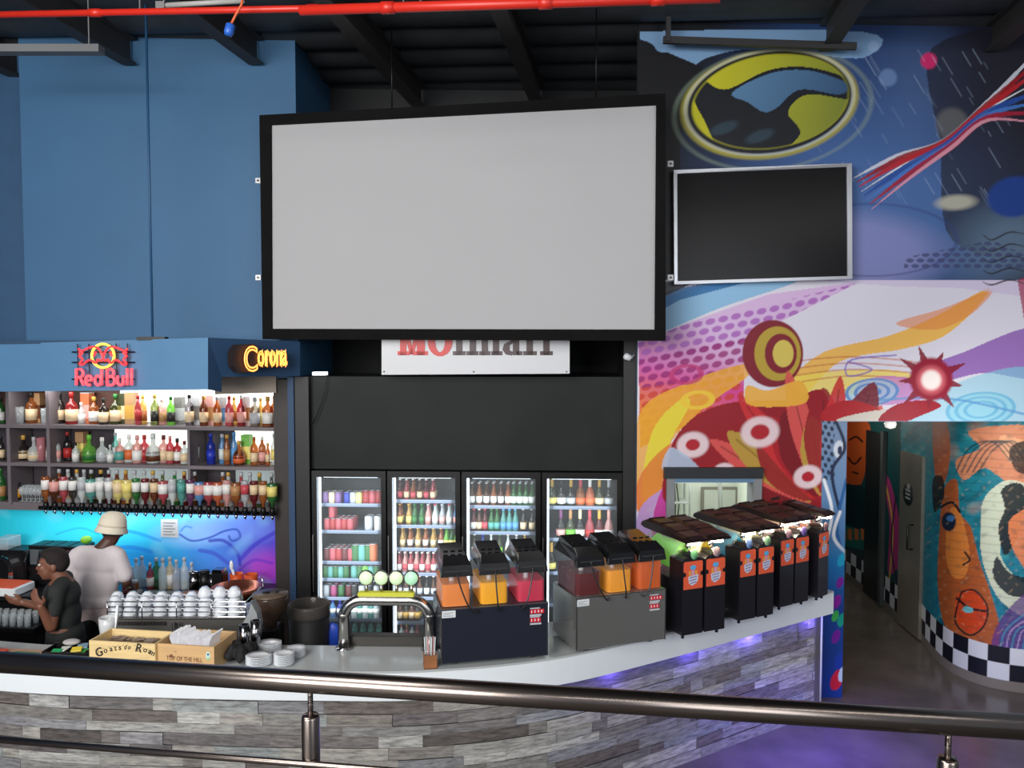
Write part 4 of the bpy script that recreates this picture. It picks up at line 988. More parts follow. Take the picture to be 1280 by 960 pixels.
for i, (px, r, h, m, lab) in enumerate(((243, .05, .2, Mst, 'polished steel cocktail tin on the back counter'), (256, .05, .21, M_black, 'black round canister on the back counter'), (266, .04, .19, Mst, 'slim steel shaker behind the black canister'))):
    t = T('canister', lab, 'canister', onbar(px, zc_, .15)); b = MB(); b.lathe([(1e-4, 0), (r, 0), (r*1.05, h*.9)], m=m, n=18); b.build('body', parent=t)
    b = MB(); b.lathe([(r*1.06, h*.9), (r*.9, h), (1e-4, h+.005)], m=m, n=18); b.build('lid', parent=t)
t = T('napkin_dispenser', 'black and silver dispenser box between canister and orange cups', 'dispenser', onbar(275, zc_, .15), brot)
b = MB(); b.box((-.06, -.06, 0), (.06, .06, .2), M_black, .008); b.build('body', parent=t); b = MB(); b.box((-.05, -.065, .2), (.05, .05, .235), Mst, .006); b.build('lid', parent=t)
Mor = mat('orange_plastic', (214, 86, 34), .4)
for px, w in ((296, 'with a white brush standing in it'), (314, 'beside the steel wire, rightmost')):
    t = T('orange_cup', 'orange plastic cup '+w, 'cup', onbar(px, zc_+.0, .05)); b = MB(); b.lathe([(1e-4, 0), (.055, 0), (.068, .16), (.06, .16), (.05, .02), (1e-4, .02)], m=Mor, n=18); b.build('body', parent=t)
    if px == 296:
        pb = onbar(px, zc_, .05)
        b = MB(); b.tube([(.0, 0, .03), (-.04, 0, .2)], [.008, .014], m=M_white); b.ell((-.05, 0, .24), (.02, .015, .05), m=M_white)
        o = b.build('brush', label='white brush leaning in the left orange cup', cat='brush'); o.location = pb
b = MB(); b.tube([onbar(322, zc_+.14, .1), onbar(328, zc_+.13, .1), onbar(329, zc_+.05, .12), onbar(323, zc_, .14)], .008, m=M_chrome); b.build('wire_whisk', label='bent steel wire standing right of the orange cups', cat='utensil')
t = T('copper_bowl', 'wide copper ribbed bowl at the right end of the back counter', 'bowl', onbar(296, zc_, .36)); Mcp = mat('copper', (186, 110, 84), .25, metal=.9)
b = MB(); b.lathe([(1e-4, 0), (.12, 0), (.2, .06), (.235, .13), (.225, .13), (.19, .065), (1e-4, .02)], m=Mcp, n=28); b.build('bowl', parent=t)
b = MB(); b.box((-.2, -.14, 0), (.2, .14, .012), mat('cutting_mat', (112, 116, 112), .5), .004); o = b.build('cutting_board', label='grey flat cutting board on the back counter behind the cups', cat='board'); o.location = onbar(200, zc_, .34); o.rotation_euler.z = brot
b = MB(); b.ell((0, 0, .03), (.09, .06, .035), m=mat('brown_cloth', (130, 88, 70), .8)); b.ell((.05, .01, .03), (.06, .05, .03), m=mat('brown_cloth')); o = b.build('folded_cloth', label='crumpled brown cloth right of the grey cutting board', cat='cloth'); o.location = onbar(238, zc_, .34)

# ---- machines on the left of the back counter
def machine_box(name, lab, cat_, px, w, h, d, m, dd=.15):
    t = T(name, lab, cat_, onbar(px, zc_, dd), brot); return t
t = machine_box('coffee_machine', 'chrome and black coffee machine with a curved arch front, far left', 'coffee machine', 14, .4, .4, .3, None, dd=.04)
b = MB(); b.box((-.24, -.1, 0), (.24, .16, .34), M_black, .02); b.build('body', parent=t)
b = MB(); ar = [(-.15, 0), (-.15, .18)]+[(-.15*math.cos(a), .18+.12*math.sin(a)) for a in np.linspace(0, PI, 10)]+[(.15, 0), (.1, 0), (.1, .17)]+[(.1*math.cos(a), .17+.09*math.sin(a)) for a in np.linspace(0, PI, 10)]+[(-.1, 0)]
b.prism(ar, -.16, -.1, M_chrome); b.build('arch_front', parent=t)
b = MB(); b.box((-.1, -.2, .0), (.1, -.1, .05), M_steel, .005); b.build('drip_tray', parent=t)
b = MB(); b.box((-.1, -.1, .34), (.05, .1, .46), glassy((190, 200, 205), .5), .01); b.build('bean_hopper', parent=t)
for i, (px, c1, w) in enumerate(((55, (120, 126, 130), 'first'), (71, (150, 156, 158), 'second'), (87, (220, 70, 90), 'third'), (104, (120, 120, 124), 'fourth'))):
    t = T('juice_dispenser', 'clear tank drink dispenser with black side levers, %s of the row behind the staff' % w, 'drink dispenser', onbar(px, zc_, .02), brot, 'drink dispensers on the back counter')
    b = MB(); b.box((-.07, -.14, 0), (.07, .12, .2), M_black, .01); b.build('base', parent=t)
    b = MB(); b.box((-.065, -.12, .2), (.065, .1, .36), glassy(c1, .45), .01); b.build('tank', parent=t)
    b = MB(); b.box((-.07, -.13, .36), (.07, .11, .4), M_black, .012); b.build('lid', parent=t)
    b = MB(); b.tube([(-.06, -.14, .36), (-.06, -.18, .26), (-.05, -.16, .1)], .012, m=M_black); b.build('lever', parent=t)
b = MB(); b.ell((0, 0, .045), (.055, .055, .04), m=mat('lime_green', (130, 196, 50), .5)); o = b.build('lime', label='bright green lime on top of the fourth drink dispenser', cat='fruit'); o.location = onbar(108, zc_+.4, .03)
t = T('pizza_box', 'flat white box with an orange printed lid, far left of the back counter', 'box', onbar(8, zc_, .4), brot)
b = MB(); b.box((-.24, -.14, 0), (.2, .14, .08), M_white, .01); b.build('box', parent=t); b = MB(); b.box((-.23, -.13, .08), (.17, .13, .088), mat('orange_print', (226, 92, 54), .5)); b.build('lid_print', parent=t)
# lower glass rack
gt = T('glass_rack', 'dark rack shelf full of upturned glasses, lower left behind the woman', 'rack', onbar(20, .7, .62), brot)
b = MB(); b.box((-.6, -.1, -.06), (.25, .2, -.02), M_black); b.box((-.6, .2, -.3), (.25, .22, .12), M_black); b.build('shelf', parent=gt)
k = 0
for r_ in range(2):
    for i in range(9):
        o = tumbler((0, 0, 0), .03, .12, 'small glass, %s from left in the %s row of the dark rack' % (ORD[i], ('front', 'back')[r_]), 'glasses in the dark rack'); q = Matrix.Translation(gt.location)@Matrix.Rotation(brot, 4, 'Z')@Vector((-.45+i*.076, -.05+r_*.11, -.019)); o.location = q

# ============================================================ FRIDGES
Mfr = mat('fridge_black_frame', (16, 17, 18), .3, coat=.2); Mfi = mat('fridge_lining', (70, 76, 80), .4); Mrail = mat('shelf_rail', (130, 140, 160), .3, metal=.4)
Mled = mat('led_strip', (240, 250, 255), .4, emit=(235, 245, 255), es=4); Mgd = glassy((235, 242, 245), .93, .03)
FX = [(392, 484.5), (485.5, 576.5), (577.5, 676), (677, 777)]
FN = ['leftmost', 'second', 'third', 'rightmost']
SHL = [[(630.5, 0), (664, 0), (702.5, 0), (724, 0), (747.5, 0), (774, 0), (799, 0)], [(626, 0), (657.5, 0), (686, 0), (717, 0), (747, 0), (778, 0), (800, 0)], [(633, 0), (665.5, 0), (697, 0), (730, 0), (765, 0)], [(634, 0), (674, 0), (716, 0), (756, 0)]]
fz0 = .3
FI = []
for i, (xa, xb) in enumerate(FX):
    mid = (xa+xb)/2; zt_ = 2.12
    fr = T('display_fridge', '%s upright glass-door drinks fridge under the black bulkhead' % FN[i], 'fridge', FP.col(mid, 0), FP.rot, 'glass door drinks fridges')
    A = FP.col(xa, 1.2); B_ = FP.col(xb, 1.2); a = (A-FP.p).dot(FP.u); c = (B_-FP.p).dot(FP.u); w = c-a
    M = Matrix.Translation(FP.p)@Matrix.Rotation(FP.rot, 4, 'Z'); sh = Matrix.Translation((a, 0, 0)); MM = M@sh
    def L_(lst, m, name, bev=0):
        b = MB()
        for lo, hi in lst: b.box(lo, hi, m, bev, M=MM)
        return b.build(name, parent=fr, world=True)
    L_([((0, .02, 0), (.03, .68, zt_)), ((w-.03, .02, 0), (w, .68, zt_)), ((.03, .65, 0), (w-.03, .68, zt_)), ((.03, .02, zt_-.05), (w-.03, .65, zt_)), ((.03, .02, 0), (w-.03, .65, fz0))], Mfr, 'cabinet')
    L_([((.031, .62, fz0), (w-.031, .648, zt_-.052)), ((.031, .06, fz0), (.036, .62, zt_-.052)), ((w-.036, .06, fz0), (w-.031, .62, zt_-.052))], Mfi, 'lining')
    fwid = .05
    dr_ = L_([((.004, -.045, fz0-.08), (fwid, .015, zt_-.0)), ((w-fwid, -.045, fz0-.08), (w-.004, .015, zt_)), ((fwid, -.045, zt_-.06), (w-fwid, .015, zt_)), ((fwid, -.045, fz0-.08), (w-fwid, .015, fz0+.0))], Mfr, 'door')
    b = MB(); b.box((fwid, -.02, fz0), (w-fwid, -.012, zt_-.06), Mgd, M=MM); g_ = b.build('glass_pane', parent=dr_, world=True)
    b = MB(); b.box((.008, -.06, .95), (.018, -.046, 1.5), M_steel, M=MM); b.build('handle', parent=dr_, world=True)
    L_([((fwid+.002, .03, fz0), (fwid+.018, .045, zt_-.07))], Mled, 'light_strip')
    L_([((.1, .03, zt_-.075), (w-.1, .05, zt_-.06))], Mled, 'light_strip')
    zz = []
    for (py, _) in SHL[i]:
        z = FP.hit(mid, py, -.07).z; zz.append(z)
        L_([((.04, .06, z-.012), (w-.04, .6, z-.006)), ((.04, .06, z-.02), (w-.04, .068, z+.012))], Mrail, 'shelf')
    FI.append((zz, i))
    ar = bpy.data.lights.new('fridge_light', 'AREA'); ar.shape = 'RECTANGLE'; ar.size = w*.7; ar.size_y = 1.2; ar.energy = 5; ar.color = (.9, .96, 1)
    lo = bpy.data.objects.new('fridge_light', ar); COL.objects.link(lo); lo.location = MM@Vector((w/2, .035, 1.3)); lo.rotation_euler = (R(-90), 0, FP.rot+PI); lo.rotation_euler = (R(90), 0, FP.rot)
def fill(fi, si, px0, px1, n, kind, h, cols, lab=None, cap=None, rows=2, cn='can', t=.4, d0=-.12, dd=.075, what=''):
    z = FI[fi][0][si]-.004
    for r_ in range(rows):
        for i in range(n):
            px = px0+(px1-px0)*i/max(1, n-1) if n > 1 else px0
            P0 = FP.col(px, z, d0); P_ = P0-FP.n*dd*r_+FP.u*(.004*r_)
            cn_ = cols[i % len(cols)]; lb = lab[i % len(lab)] if lab else None; cp = cap[i % len(cap)] if cap else 'silver'
            word = {'can': 'drinks can', 'bottle': 'bottle'}[cn]
            lt = '%s %s%s, %s from left, %s row, %s shelf, %s fridge' % (cn_, what, word, ORD[i], ('front', 'second', 'third')[r_], ORD[si], FN[fi])
            bottle(kind, P_, h, CN[cn_], CN[lb] if lb else None, CN[cp] if cn != 'can' else CN['silver'], lt, '%ss in the %s fridge' % (word, FN[fi]), name='drinks_can' if cn == 'can' else 'bottle', cat_='can' if cn == 'can' else 'bottle', t=t, rz=FP.rot)
CNX = {'magenta': (170, 60, 110), 'violet': (130, 90, 150)}; CN.update(CNX)
# fridge 1 : cans
fill(0, 0, 407, 423, 3, 'can', .12, ['violet', 'cream', 'violet'], what='slim ', rows=2); fill(0, 0, 434, 449, 3, 'can', .12, ['blue', 'silver', 'yellow'], what='energy ', rows=2); fill(0, 0, 458, 474, 3, 'can', .14, ['red', 'rose', 'red'], what='tall ', rows=1)
fill(0, 1, 409, 438, 5, 'can', .12, ['rose', 'red'], rows=3, what='cola '); fill(0, 1, 461, 473, 2, 'can', .15, ['silver', 'white'], rows=2, what='large ')
fill(0, 2, 409, 439, 5, 'can', .13, ['maroon', 'rose', 'red'], rows=3, what='stacked '); fill(0, 2, 445, 461, 3, 'can', .17, ['green', 'teal', 'green'], rows=1, what='tall green-labelled '); fill(0, 2, 467, 473, 1, 'can', .18, ['orange'], rows=1, what='tall ')
fill(0, 3, 407, 433, 5, 'can', .12, ['green', 'teal'], rows=2, what='soda '); fill(0, 3, 443, 471, 5, 'can', .13, ['teal', 'green', 'lime'], rows=1, what='lemonade ')
fill(0, 4, 408, 436, 4, 'can', .12, ['silver', 'magenta', 'green', 'maroon'], rows=3, what='mixed '); fill(0, 4, 443, 471, 4, 'can', .12, ['dark', 'silver'], rows=2, what='dark ')
fill(0, 5, 416, 434, 3, 'pet', .18, ['sky', 'blue', 'clear'], ['white'], ['blue'], rows=1, cn='bottle', what='water '); fill(0, 5, 443, 471, 5, 'pet', .19, ['clear', 'teal'], ['white'], ['green'], rows=1, cn='bottle', what='soda ')
fill(0, 6, 414, 432, 3, 'pet', .17, ['blue', 'sky'], ['blue'], ['blue'], rows=1, cn='bottle', what='wide '); fill(0, 6, 444, 474, 4, 'pet', .18, ['teal'], ['teal'], ['green'], rows=1, cn='bottle', what='wide ')
# top layer of fridge 1 is cut by the door: small cans on a high rack
# fridge 2 : bottles
fill(1, 0, 500, 541, 6, 'beer', .21, ['maroon', 'rose', 'amber', 'brown'], ['rose', 'cream'], ['white'], rows=2, cn='bottle', what='cooler ')
fill(1, 1, 500, 511, 2, 'beer', .212, ['amber', 'gold'], ['yellow'], ['gold'], rows=2, cn='bottle', what='honey '); fill(1, 1, 518, 527, 2, 'beer', .212, ['green'], ['green'], ['green'], rows=2, cn='bottle', what='cider '); fill(1, 1, 535, 570, 5, 'beer', .212, ['pink', 'clear', 'silver', 'clear', 'sky'], ['pink', 'white'], ['silver', 'rose'], rows=2, cn='bottle', what='spritzer ')
fill(1, 2, 503, 551, 6, 'beer', .2, ['gold', 'amber'], ['cream', 'white'], ['gold'], rows=2, cn='bottle', what='lager '); fill(1, 2, 558, 571, 3, 'beer', .2, ['lime', 'green'], ['yellow'], ['green'], rows=2, cn='bottle', what='lime ')
fill(1, 3, 499, 542, 7, 'beer', .205, ['rose', 'pink'], ['white', 'rose'], ['white'], rows=2, cn='bottle', what='rose-pink ')
fill(1, 4, 499, 542, 6, 'beer', .21, ['dark', 'brown'], ['white', 'silver'], ['white'], rows=1, cn='bottle', what='stout ')
fill(1, 5, 500, 522, 4, 'beer', .22, ['brown', 'dark'], ['cream', 'gold'], ['gold'], rows=2, cn='bottle', what='ale ')
fill(1, 6, 502, 522, 4, 'squat', .14, ['clear', 'rose'], ['silver'], ['rose', 'gold', 'blue'], rows=1, cn='bottle', what='stubby ')
# fridge 3
fill(2, 0, 590, 635, 6, 'beer', .23, ['brown', 'amber'], ['white'], ['silver'], rows=2, cn='bottle', what='pale-label '); fill(2, 0, 642, 665, 4, 'beer', .23, ['green'], ['white'], ['silver'], rows=2, cn='bottle', what='red-star ')
fill(2, 1, 592, 606, 3, 'beer', .225, ['maroon', 'brown', 'maroon'], ['white', 'cream', 'rose'], ['rose', 'white'], rows=2, cn='bottle', what='dark '); fill(2, 1, 614, 621, 2, 'beer', .225, ['green'], ['teal'], ['green'], rows=2, cn='bottle', what='light '); fill(2, 1, 629, 644, 3, 'beer', .225, ['teal'], ['sky'], ['sky'], rows=2, cn='bottle', what='blue-label '); fill(2, 1, 654, 665, 2, 'beer', .23, ['dark'], ['cream'], ['silver'], rows=2, cn='bottle', what='cream-label ')
fill(2, 2, 593, 656, 7, 'beer', .225, ['olive', 'blue', 'clear', 'olive', 'clear', 'silver', 'gold'], ['white', 'blue', 'white', 'lime', 'cream', 'white', 'yellow'], ['white', 'blue', 'white', 'green', 'cream', 'white', 'gold'], rows=1, cn='bottle', what='craft ')
# fridge 4 : sparkling wine
fill(3, 0, 690, 761, 7, 'champ', .285, ['olive', 'black', 'dark', 'amber', 'orange', 'olive', 'dark'], ['yellow', 'white', 'silver', 'orange', 'orange', 'cream', 'silver'], ['gold', 'black', 'gold', 'rose', 'white', 'gold', 'silver'], rows=1, cn='bottle', what='sparkling wine ')
fill(3, 1, 701, 761, 6, 'champ', .285, ['dark', 'olive', 'dark', 'rose', 'maroon', 'pink'], ['pink', 'lime', 'white', 'red', 'white', 'white'], ['purple', 'tan', 'cream', 'rose', 'gold', 'pink'], rows=1, cn='bottle', what='foil-topped wine ')
fill(3, 2, 689, 689, 1, 'champ', .285, ['dark'], ['yellow'], ['gold'], rows=1, cn='bottle', what='lone wine ')

for i, (px, c_) in enumerate(((415, 'rose'), (418, 'red'))):
    P_ = FP.col(px, FI[0][0][1]+.118, -.14-.07*i); bottle('can', P_, .12, CN[c_], None, CN['silver'], 'red cola can lying one level up on the others, %s one, leftmost fridge' % ('front', 'rear')[i], 'stacked cola cans', name='drinks_can', cat_='can')
# ============================================================ BAR COUNTER
CF = [(-5.6, 6.25), (-4.6, 5.66), (-3.42, 5.36), (-2.4, 5.27), (-1.33, 5.22), (-.52, 5.245), (.33, 5.47), (1.27, 5.99), (2.05, 6.48), (2.84, 6.97)]
CC = cat(CF, False, 8)
def offs(C_, d):
    out = []
    for i, p in enumerate(C_):
        a, b_ = C_[max(0, i-1)], C_[min(len(C_)-1, i+1)]
        t = Vector((b_[0]-a[0], b_[1]-a[1])).normalized(); dd = d(p[0]) if callable(d) else d; out.append((p[0]-t.y*dd, p[1]+t.x*dd))
    return out
def curve_box(b, C_, d0, d1, z0, z1, m):
    A = offs(C_, d0); B_ = offs(C_, d1); n = len(C_)
    vs = []
    for i in range(n): vs += [(A[i][0], A[i][1], z0), (A[i][0], A[i][1], z1), (B_[i][0], B_[i][1], z1), (B_[i][0], B_[i][1], z0)]
    fs = [(0, 1, 2, 3), tuple(4*(n-1)+k for k in (3, 2, 1, 0))]
    for i in range(n-1):
        for k in range(4): fs.append((4*i+k, 4*i+4+k, 4*i+4+(k+1) % 4, 4*i+(k+1) % 4))
    b.add(vs, fs, m)
BD = lambda x: .46-.12*max(0, min(1, (-2.9-x)/.5))+.19*max(0, min(1, (x+1.2)/.9))-.33*max(0, min(1, (x-1.5)/1.3))
BDc = lambda x: BD(x)-.03
ct = T('bar_counter', 'long curved bar counter with white top and grey weathered plank front', 'bar counter', (-.5, 5.6, 0))
Mtop = mat('white_counter_top', (176, 180, 180), .22, coat=.4); Mfc = mat('white_fascia', (226, 232, 236), .3)
b = MB(); curve_box(b, CC, 0.0, BD, 1.135, 1.15, Mtop); b.build('worktop', parent=ct, world=True)
b = MB(); curve_box(b, CC, 0.0, .05, .95, 1.1345, Mfc); curve_box(b, CC, .05, .3, .95, .96, Mfc); b.build('white_fascia', parent=ct, world=True)
b = MB(); curve_box(b, CC, .16, BDc, 0, .9495, mat('counter_core', (50, 50, 52), .6)); curve_box(b, CC, .3, BDc, .961, 1.134, mat('counter_core')); b.build('core', parent=ct, world=True)
# planks: every board one quad with its own tone and a uv for the grain
F = offs(CC, .135); LL = [0]
for p, q in zip(F, F[1:]): LL.append(LL[-1]+math.hypot(q[0]-p[0], q[1]-p[1]))
fxs, fys = [p[0] for p in F], [p[1] for p in F]
tones = [(200, 198, 190), (176, 176, 172), (150, 148, 144), (128, 120, 114), (170, 178, 178), (104, 98, 96), (188, 184, 178), (140, 134, 132), (160, 160, 166), (118, 112, 114), (210, 210, 206)]
rp = random.Random(11); vs = []; fs = []; cs2 = []; uvs = []
z = .95; rh = .085; ri = 0
while z > 0:
    s = -rp.uniform(0, .5)
    hh = rh if ri % 3 else rh*.8
    while s < LL[-1]:
        l = rp.choice([.14, .3, .45, .6, .75]); c1 = lin(rp.choice(tones)); c2 = lin(rp.choice(tones)); uo = rp.uniform(0, 50)
        k = .75; c1 = tuple(c1[i]*k+c2[i]*(1-k) for i in range(3))+(1,)
        n = max(1, int(l/.1)); dd = rp.choice([0, 0, .004, .008])
        for j in range(n):
            sa, sb = s+l*j/n, s+l*(j+1)/n
            if sa < 0 or sa > LL[-1]: continue
            sb = min(sb, LL[-1]); base = len(vs)
            for (ss, zz_) in ((sa, z-hh+.002), (sb, z-hh+.002), (sb, z-.0005), (sa, z-.0005)):
                x, y = np.interp(ss, LL, fxs), np.interp(ss, LL, fys); vs.append((x, y-dd, max(0, zz_))); uvs.append((ss+uo, zz_)); cs2.append(c1)
            fs.append((base, base+1, base+2, base+3))
        s += l
    z -= hh; ri += 1
me = bpy.data.meshes.new('plank_front'); me.from_pydata(vs, [], fs)
ca = me.color_attributes.new('Col', 'FLOAT_COLOR', 'POINT'); ca.data.foreach_set('color', [x for c_ in cs2 for x in c_])
uv = me.uv_layers.new(name='UVMap')
for lp_ in me.loops: uv.data[lp_.index].uv = uvs[lp_.vertex_index]
me.materials.append(vcmat('weathered_planks', .6, grain=.6, gscale=(8, 48, 1))); me.update()
link('plank_front', me, ct, True)
b = MB(); curve_box(b, CC[-2:], .12, .3, 0, .949, mat('counter_end', (96, 92, 92), .6)); b.build('end_panel', parent=ct, world=True)
b = MB(); e0 = offs(CC, .125)[-1]; b.tube([(e0[0]+.004, e0[1], 0), (e0[0]+.004, e0[1], .95)], .012, m=mat('edge_trim_white', (200, 204, 208), .4)); b.build('corner_trim', parent=ct, world=True)
b = MB(); curve_box(b, CC[48:], .07, .1, .94, .949, mat('violet_led', (80, 60, 255), .4, emit=(70, 50, 255), es=6)); b.build('led_strip', parent=ct, world=True)
# rear work shelf
rw = T('rear_worktop', 'lower steel worktop behind the bar carrying the coffee machine', 'worktop', (-2.2, 6.3, 0))
b = MB(); b.box((-3.2, 5.995, .72), (-1.79, 6.5, .76), mat('work_steel', (90, 90, 92), .4, metal=.7)); b.build('top', parent=rw, world=True)
b = MB()
for x in (-3.15, -1.84):
    for y in (6.04, 6.45): b.box((x-.02, y-.02, 0), (x+.02, y+.02, .72), M_grey)
b.build('legs_frame', parent=rw, world=True)

# ============================================================ BEER TAP TOWER
TZ = 1.1505
t = T('beer_tap_tower', 'polished steel arched beer tap tower with four round glowing badges', 'beer tap', (0, 0, 0))
pL = atz(430, 811, TZ); pR = atz(537, 812, TZ); d = (pR-pL); mid = (pL+pR)/2; t.location = mid; t.rotation_euler.z = math.atan2(d.y, d.x); hw = d.length/2; hh = .385
r_ = .04
path = [(-hw, 0, 0), (-hw, 0, hh-.16)]+[(-hw+.13-.13*math.cos(a), 0, hh-.16+.13*math.sin(a)) for a in np.linspace(.15, PI/2, 9)]+[(hw-.13+.13*math.cos(a), 0, hh-.16+.13*math.sin(a)) for a in np.linspace(PI/2, .15, 9)]+[(hw, 0, hh-.16), (hw, 0, 0)]
b = MB(); b.tube(path, r_, n=18, m=mat('tap_steel', (200, 198, 194), .2, metal=1)); b.build('arch_pipe', parent=t)
for x in (-hw, hw):
    b = MB(); b.lathe([(.06, 0), (.06, .012), (.042, .016)], c=(x, 0, 0), m=M_chrome, n=20); b.build('foot', parent=t)
    b = MB(); b.lathe([(r_+.003, .24), (r_+.003, .26)], c=(x, 0, 0), m=M_steel, n=18); b.build('collar', parent=t)
b = MB(); b.box((-.2, -.03, hh-.0), (.2, .03, hh+.03), mat('yellow_lit_base', (180, 180, 60), .4, emit=(200, 200, 60), es=.3), .006); b.build('badge_rail', parent=t)
Mbd = mat('badge_glow', (205, 228, 190), .35, emit=(196, 226, 176), es=.55); Mbd2 = mat('badge_glow_green', (180, 226, 190), .35, emit=(150, 220, 180), es=.5)
for i, px in enumerate((457, 476, 495, 514)):
    q = at(px, 723, mid.y-.02); x = (q-mid).dot(d.normalized()); z = q.z-TZ
    b = MB(); b.lathe([(.052, -.012), (.056, 0), (.05, .014)], m=M_steel, n=24, M=Matrix.Translation((x, 0, z))@Mrot('X', PI/2)); bd = b.build('badge', parent=t, label='round badge, %s of four' % ORD[i])
    b = MB(); b.lathe([(.047, .0145), (.047, .016)], m=(Mbd2 if i == 3 else Mbd), n=24, M=Matrix.Translation((x, 0, z))@Mrot('X', PI/2)); b.build('badge_face', parent=bd)
    b = MB(); b.tube([(x, 0, hh+.02), (x, 0, z-.05)], .012, m=M_steel); b.build('badge_stem', parent=t)
    b = MB(); b.tube([(x, .03, hh-.03), (x, .1, hh-.03), (x, .11, hh-.1)], .011, m=M_chrome); b.build('tap_spout', parent=t)
b = MB(); b.box((-hw+.03, .0, 0), (hw-.05, .08, .075), mat('tray_dark', (52, 50, 46), .4, metal=.4), .005, M=Matrix.Translation(mid+Vector((0, .05, 0)))@Matrix.Rotation(t.rotation_euler.z, 4, 'Z'))
b.build('drip_tray', label='dark metal drip tray between the legs of the beer tap arch', cat='tray')

# ============================================================ JUICE DISPENSERS
Mjb = mat('juice_lid_black', (20, 20, 22), .22, coat=.5)
Mclear = glassy((228, 232, 234), .94, .04, 'clear_tank')
Mjl = 0
Mcab = mat('navy_reflective_steel', (36, 39, 50), .22, coat=.3)
Mmir = mat('mirror_steel', (170, 170, 166), .16, metal=.75)
def juice_machine(label, P_, rz, w, dep, hcab, cols, lev, mface, sticker):
    t = T('juice_dispenser', label, 'drink dispenser', P_, rz)
    z0 = .02
    b = MB(); b.box((0, 0, z0), (w, dep, hcab), mface, .004); b.build('cabinet', parent=t)
    b = MB()
    for x in (0, w-.008): b.box((x, -.004, z0), (x+.008, 0, hcab), M_steel)
    b.box((.008, -.004, hcab-.008), (w-.008, 0, hcab), M_steel); b.build('edge_trim', parent=t)
    for x in (.08, w-.12):
        for y in (.04, dep-.08):
            b = MB(); b.box((x, y, 0), (x+.04, y+.04, z0), M_black); b.build('foot', parent=t)
    b = MB(); b.box((.008, -.006, hcab-.06), (.1, -.0045, hcab-.012), mat('white_sticker', (214, 218, 220), .5)); s1 = b.build('sticker', parent=t)
    b = MB()
    for k in range(3): b.box((.015, -.0075, hcab-.028-k*.011), (.085-.02*(k % 2), -.0062, hcab-.025-k*.011), mat('print_grey', (120, 124, 130), .5))
    b.build('sticker_print', parent=s1)
    b = MB(); lx_ = w-.13
    for r, n, zz_ in ((0, 4, .055), (1, 3, .115)):
        b.box((lx_, -.006, hcab-zz_-.018), (lx_+n*.024+.004, -.0045, hcab-zz_+.01), mat('red_label', (206, 34, 52), .5))
        b.box((lx_, -.006, hcab-zz_+.014), (lx_+.07, -.0045, hcab-zz_+.022), mat('print_light', (190, 190, 196), .5)); b.box((lx_, -.006, hcab-zz_-.036), (lx_+.08, -.0045, hcab-zz_-.024), mat('print_light'))
        for k in range(n): b.box((lx_+.008+k*.024, -.0075, hcab-zz_-.012), (lx_+.014+k*.024, -.0062, hcab-zz_+.005), M_white)
    b.build('red_warning_label', parent=t)
    n = 3; bw = .2; gap = (w-.02-bw*n)/(n-1)*.98
    for k in range(n):
        x0 = .012+k*(bw+gap); x1 = x0+bw-.004; y0_, y1_ = .02, dep-.03; zb_ = hcab+.001; hb = .26
        # tank: open box, rounded vertical corners
        def rr(x0, x1, y0, y1, r, m=5):
            out = []
            for cx, cy, a0 in ((x1-r, y0+r, -PI/2), (x1-r, y1-r, 0), (x0+r, y1-r, PI/2), (x0+r, y0+r, PI)):
                for j in range(m): a = a0+PI/2*j/(m-1); out.append((cx+r*math.cos(a), cy+r*math.sin(a)))
            return out
        b = MB(); o_ = rr(x0, x1, y0_, y1_, .03); nn = len(o_)
        b.add([(x, y, zb_) for x, y in o_]+[(x+(x-(x0+x1)/2)*.06, y-(.004 if y < .1 else 0), zb_+hb) for x, y in o_], [(i, (i+1) % nn, (i+1) % nn+nn, i+nn) for i in range(nn)]+[list(range(nn))[::-1]], Mclear, True)
        bowl = b.build('tank', parent=t)
        b = MB(); i_ = rr(x0+.004, x1-.004, y0_+.004, y1_-.004, .027); c_ = cols[k]
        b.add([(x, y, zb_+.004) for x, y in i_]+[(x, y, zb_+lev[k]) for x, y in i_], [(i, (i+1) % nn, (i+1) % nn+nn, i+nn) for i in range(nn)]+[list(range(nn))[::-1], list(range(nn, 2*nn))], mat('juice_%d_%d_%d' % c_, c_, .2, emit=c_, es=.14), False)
        b.build('juice', parent=bowl)
        b = MB(); b.tube([((x0+x1)/2-.02, y0_+.1, zb_+.01), ((x0+x1)/2-.02, y0_+.1, zb_+hb)], .018, m=glassy((240, 240, 240), .5), n=10); b.build('pump_tube', parent=bowl)
        # faceted lid
        z_ = zb_+hb; a = .012
        prof = [(y0_-.03, z_-.045), (y0_-.022, z_+.03), (y0_+.07, z_+.075), (y0_+.1, z_+.062), (y1_-.03, z_+.1), (y1_+.0, z_+.055), (y1_+.01, z_-.005), (y0_+.02, z_-.005), (y0_-.005, z_-.05)]
        vs = []
        xa, xb = x0-a, x1+a
        for (y, zz_) in prof:
            ins = .03 if zz_ > z_+.05 else (.012 if zz_ > z_+.02 else 0)
            vs += [(xa+ins, y, zz_), (xb-ins, y, zz_)]
        m_ = len(prof); fs = [(2*i, 2*i+1, 2*((i+1) % m_)+1, 2*((i+1) % m_)) for i in range(m_)]+[[2*i for i in range(m_)], [2*i+1 for i in range(m_)][::-1]]
        b = MB(); b.add(vs, fs, Mjb); lid = b.build('lid', parent=t)
        b = MB()
        for q in range(3): b.box((x0+.03+q*.05, y0_+.14, z_+.078), (x0+.06+q*.05, y0_+.15, z_+.092), Mjb)
        b.build('lid_ridge', parent=lid)
        b = MB(); b.box((x0+.015, y0_-.034, z_-.01), (x1-.015, y0_-.026, z_-.004), mat('lid_painted_highlight', (60, 60, 62), .2)); b.build('lid_lip_highlight', parent=lid)  # paler strip paints a highlight along the lid's front edge
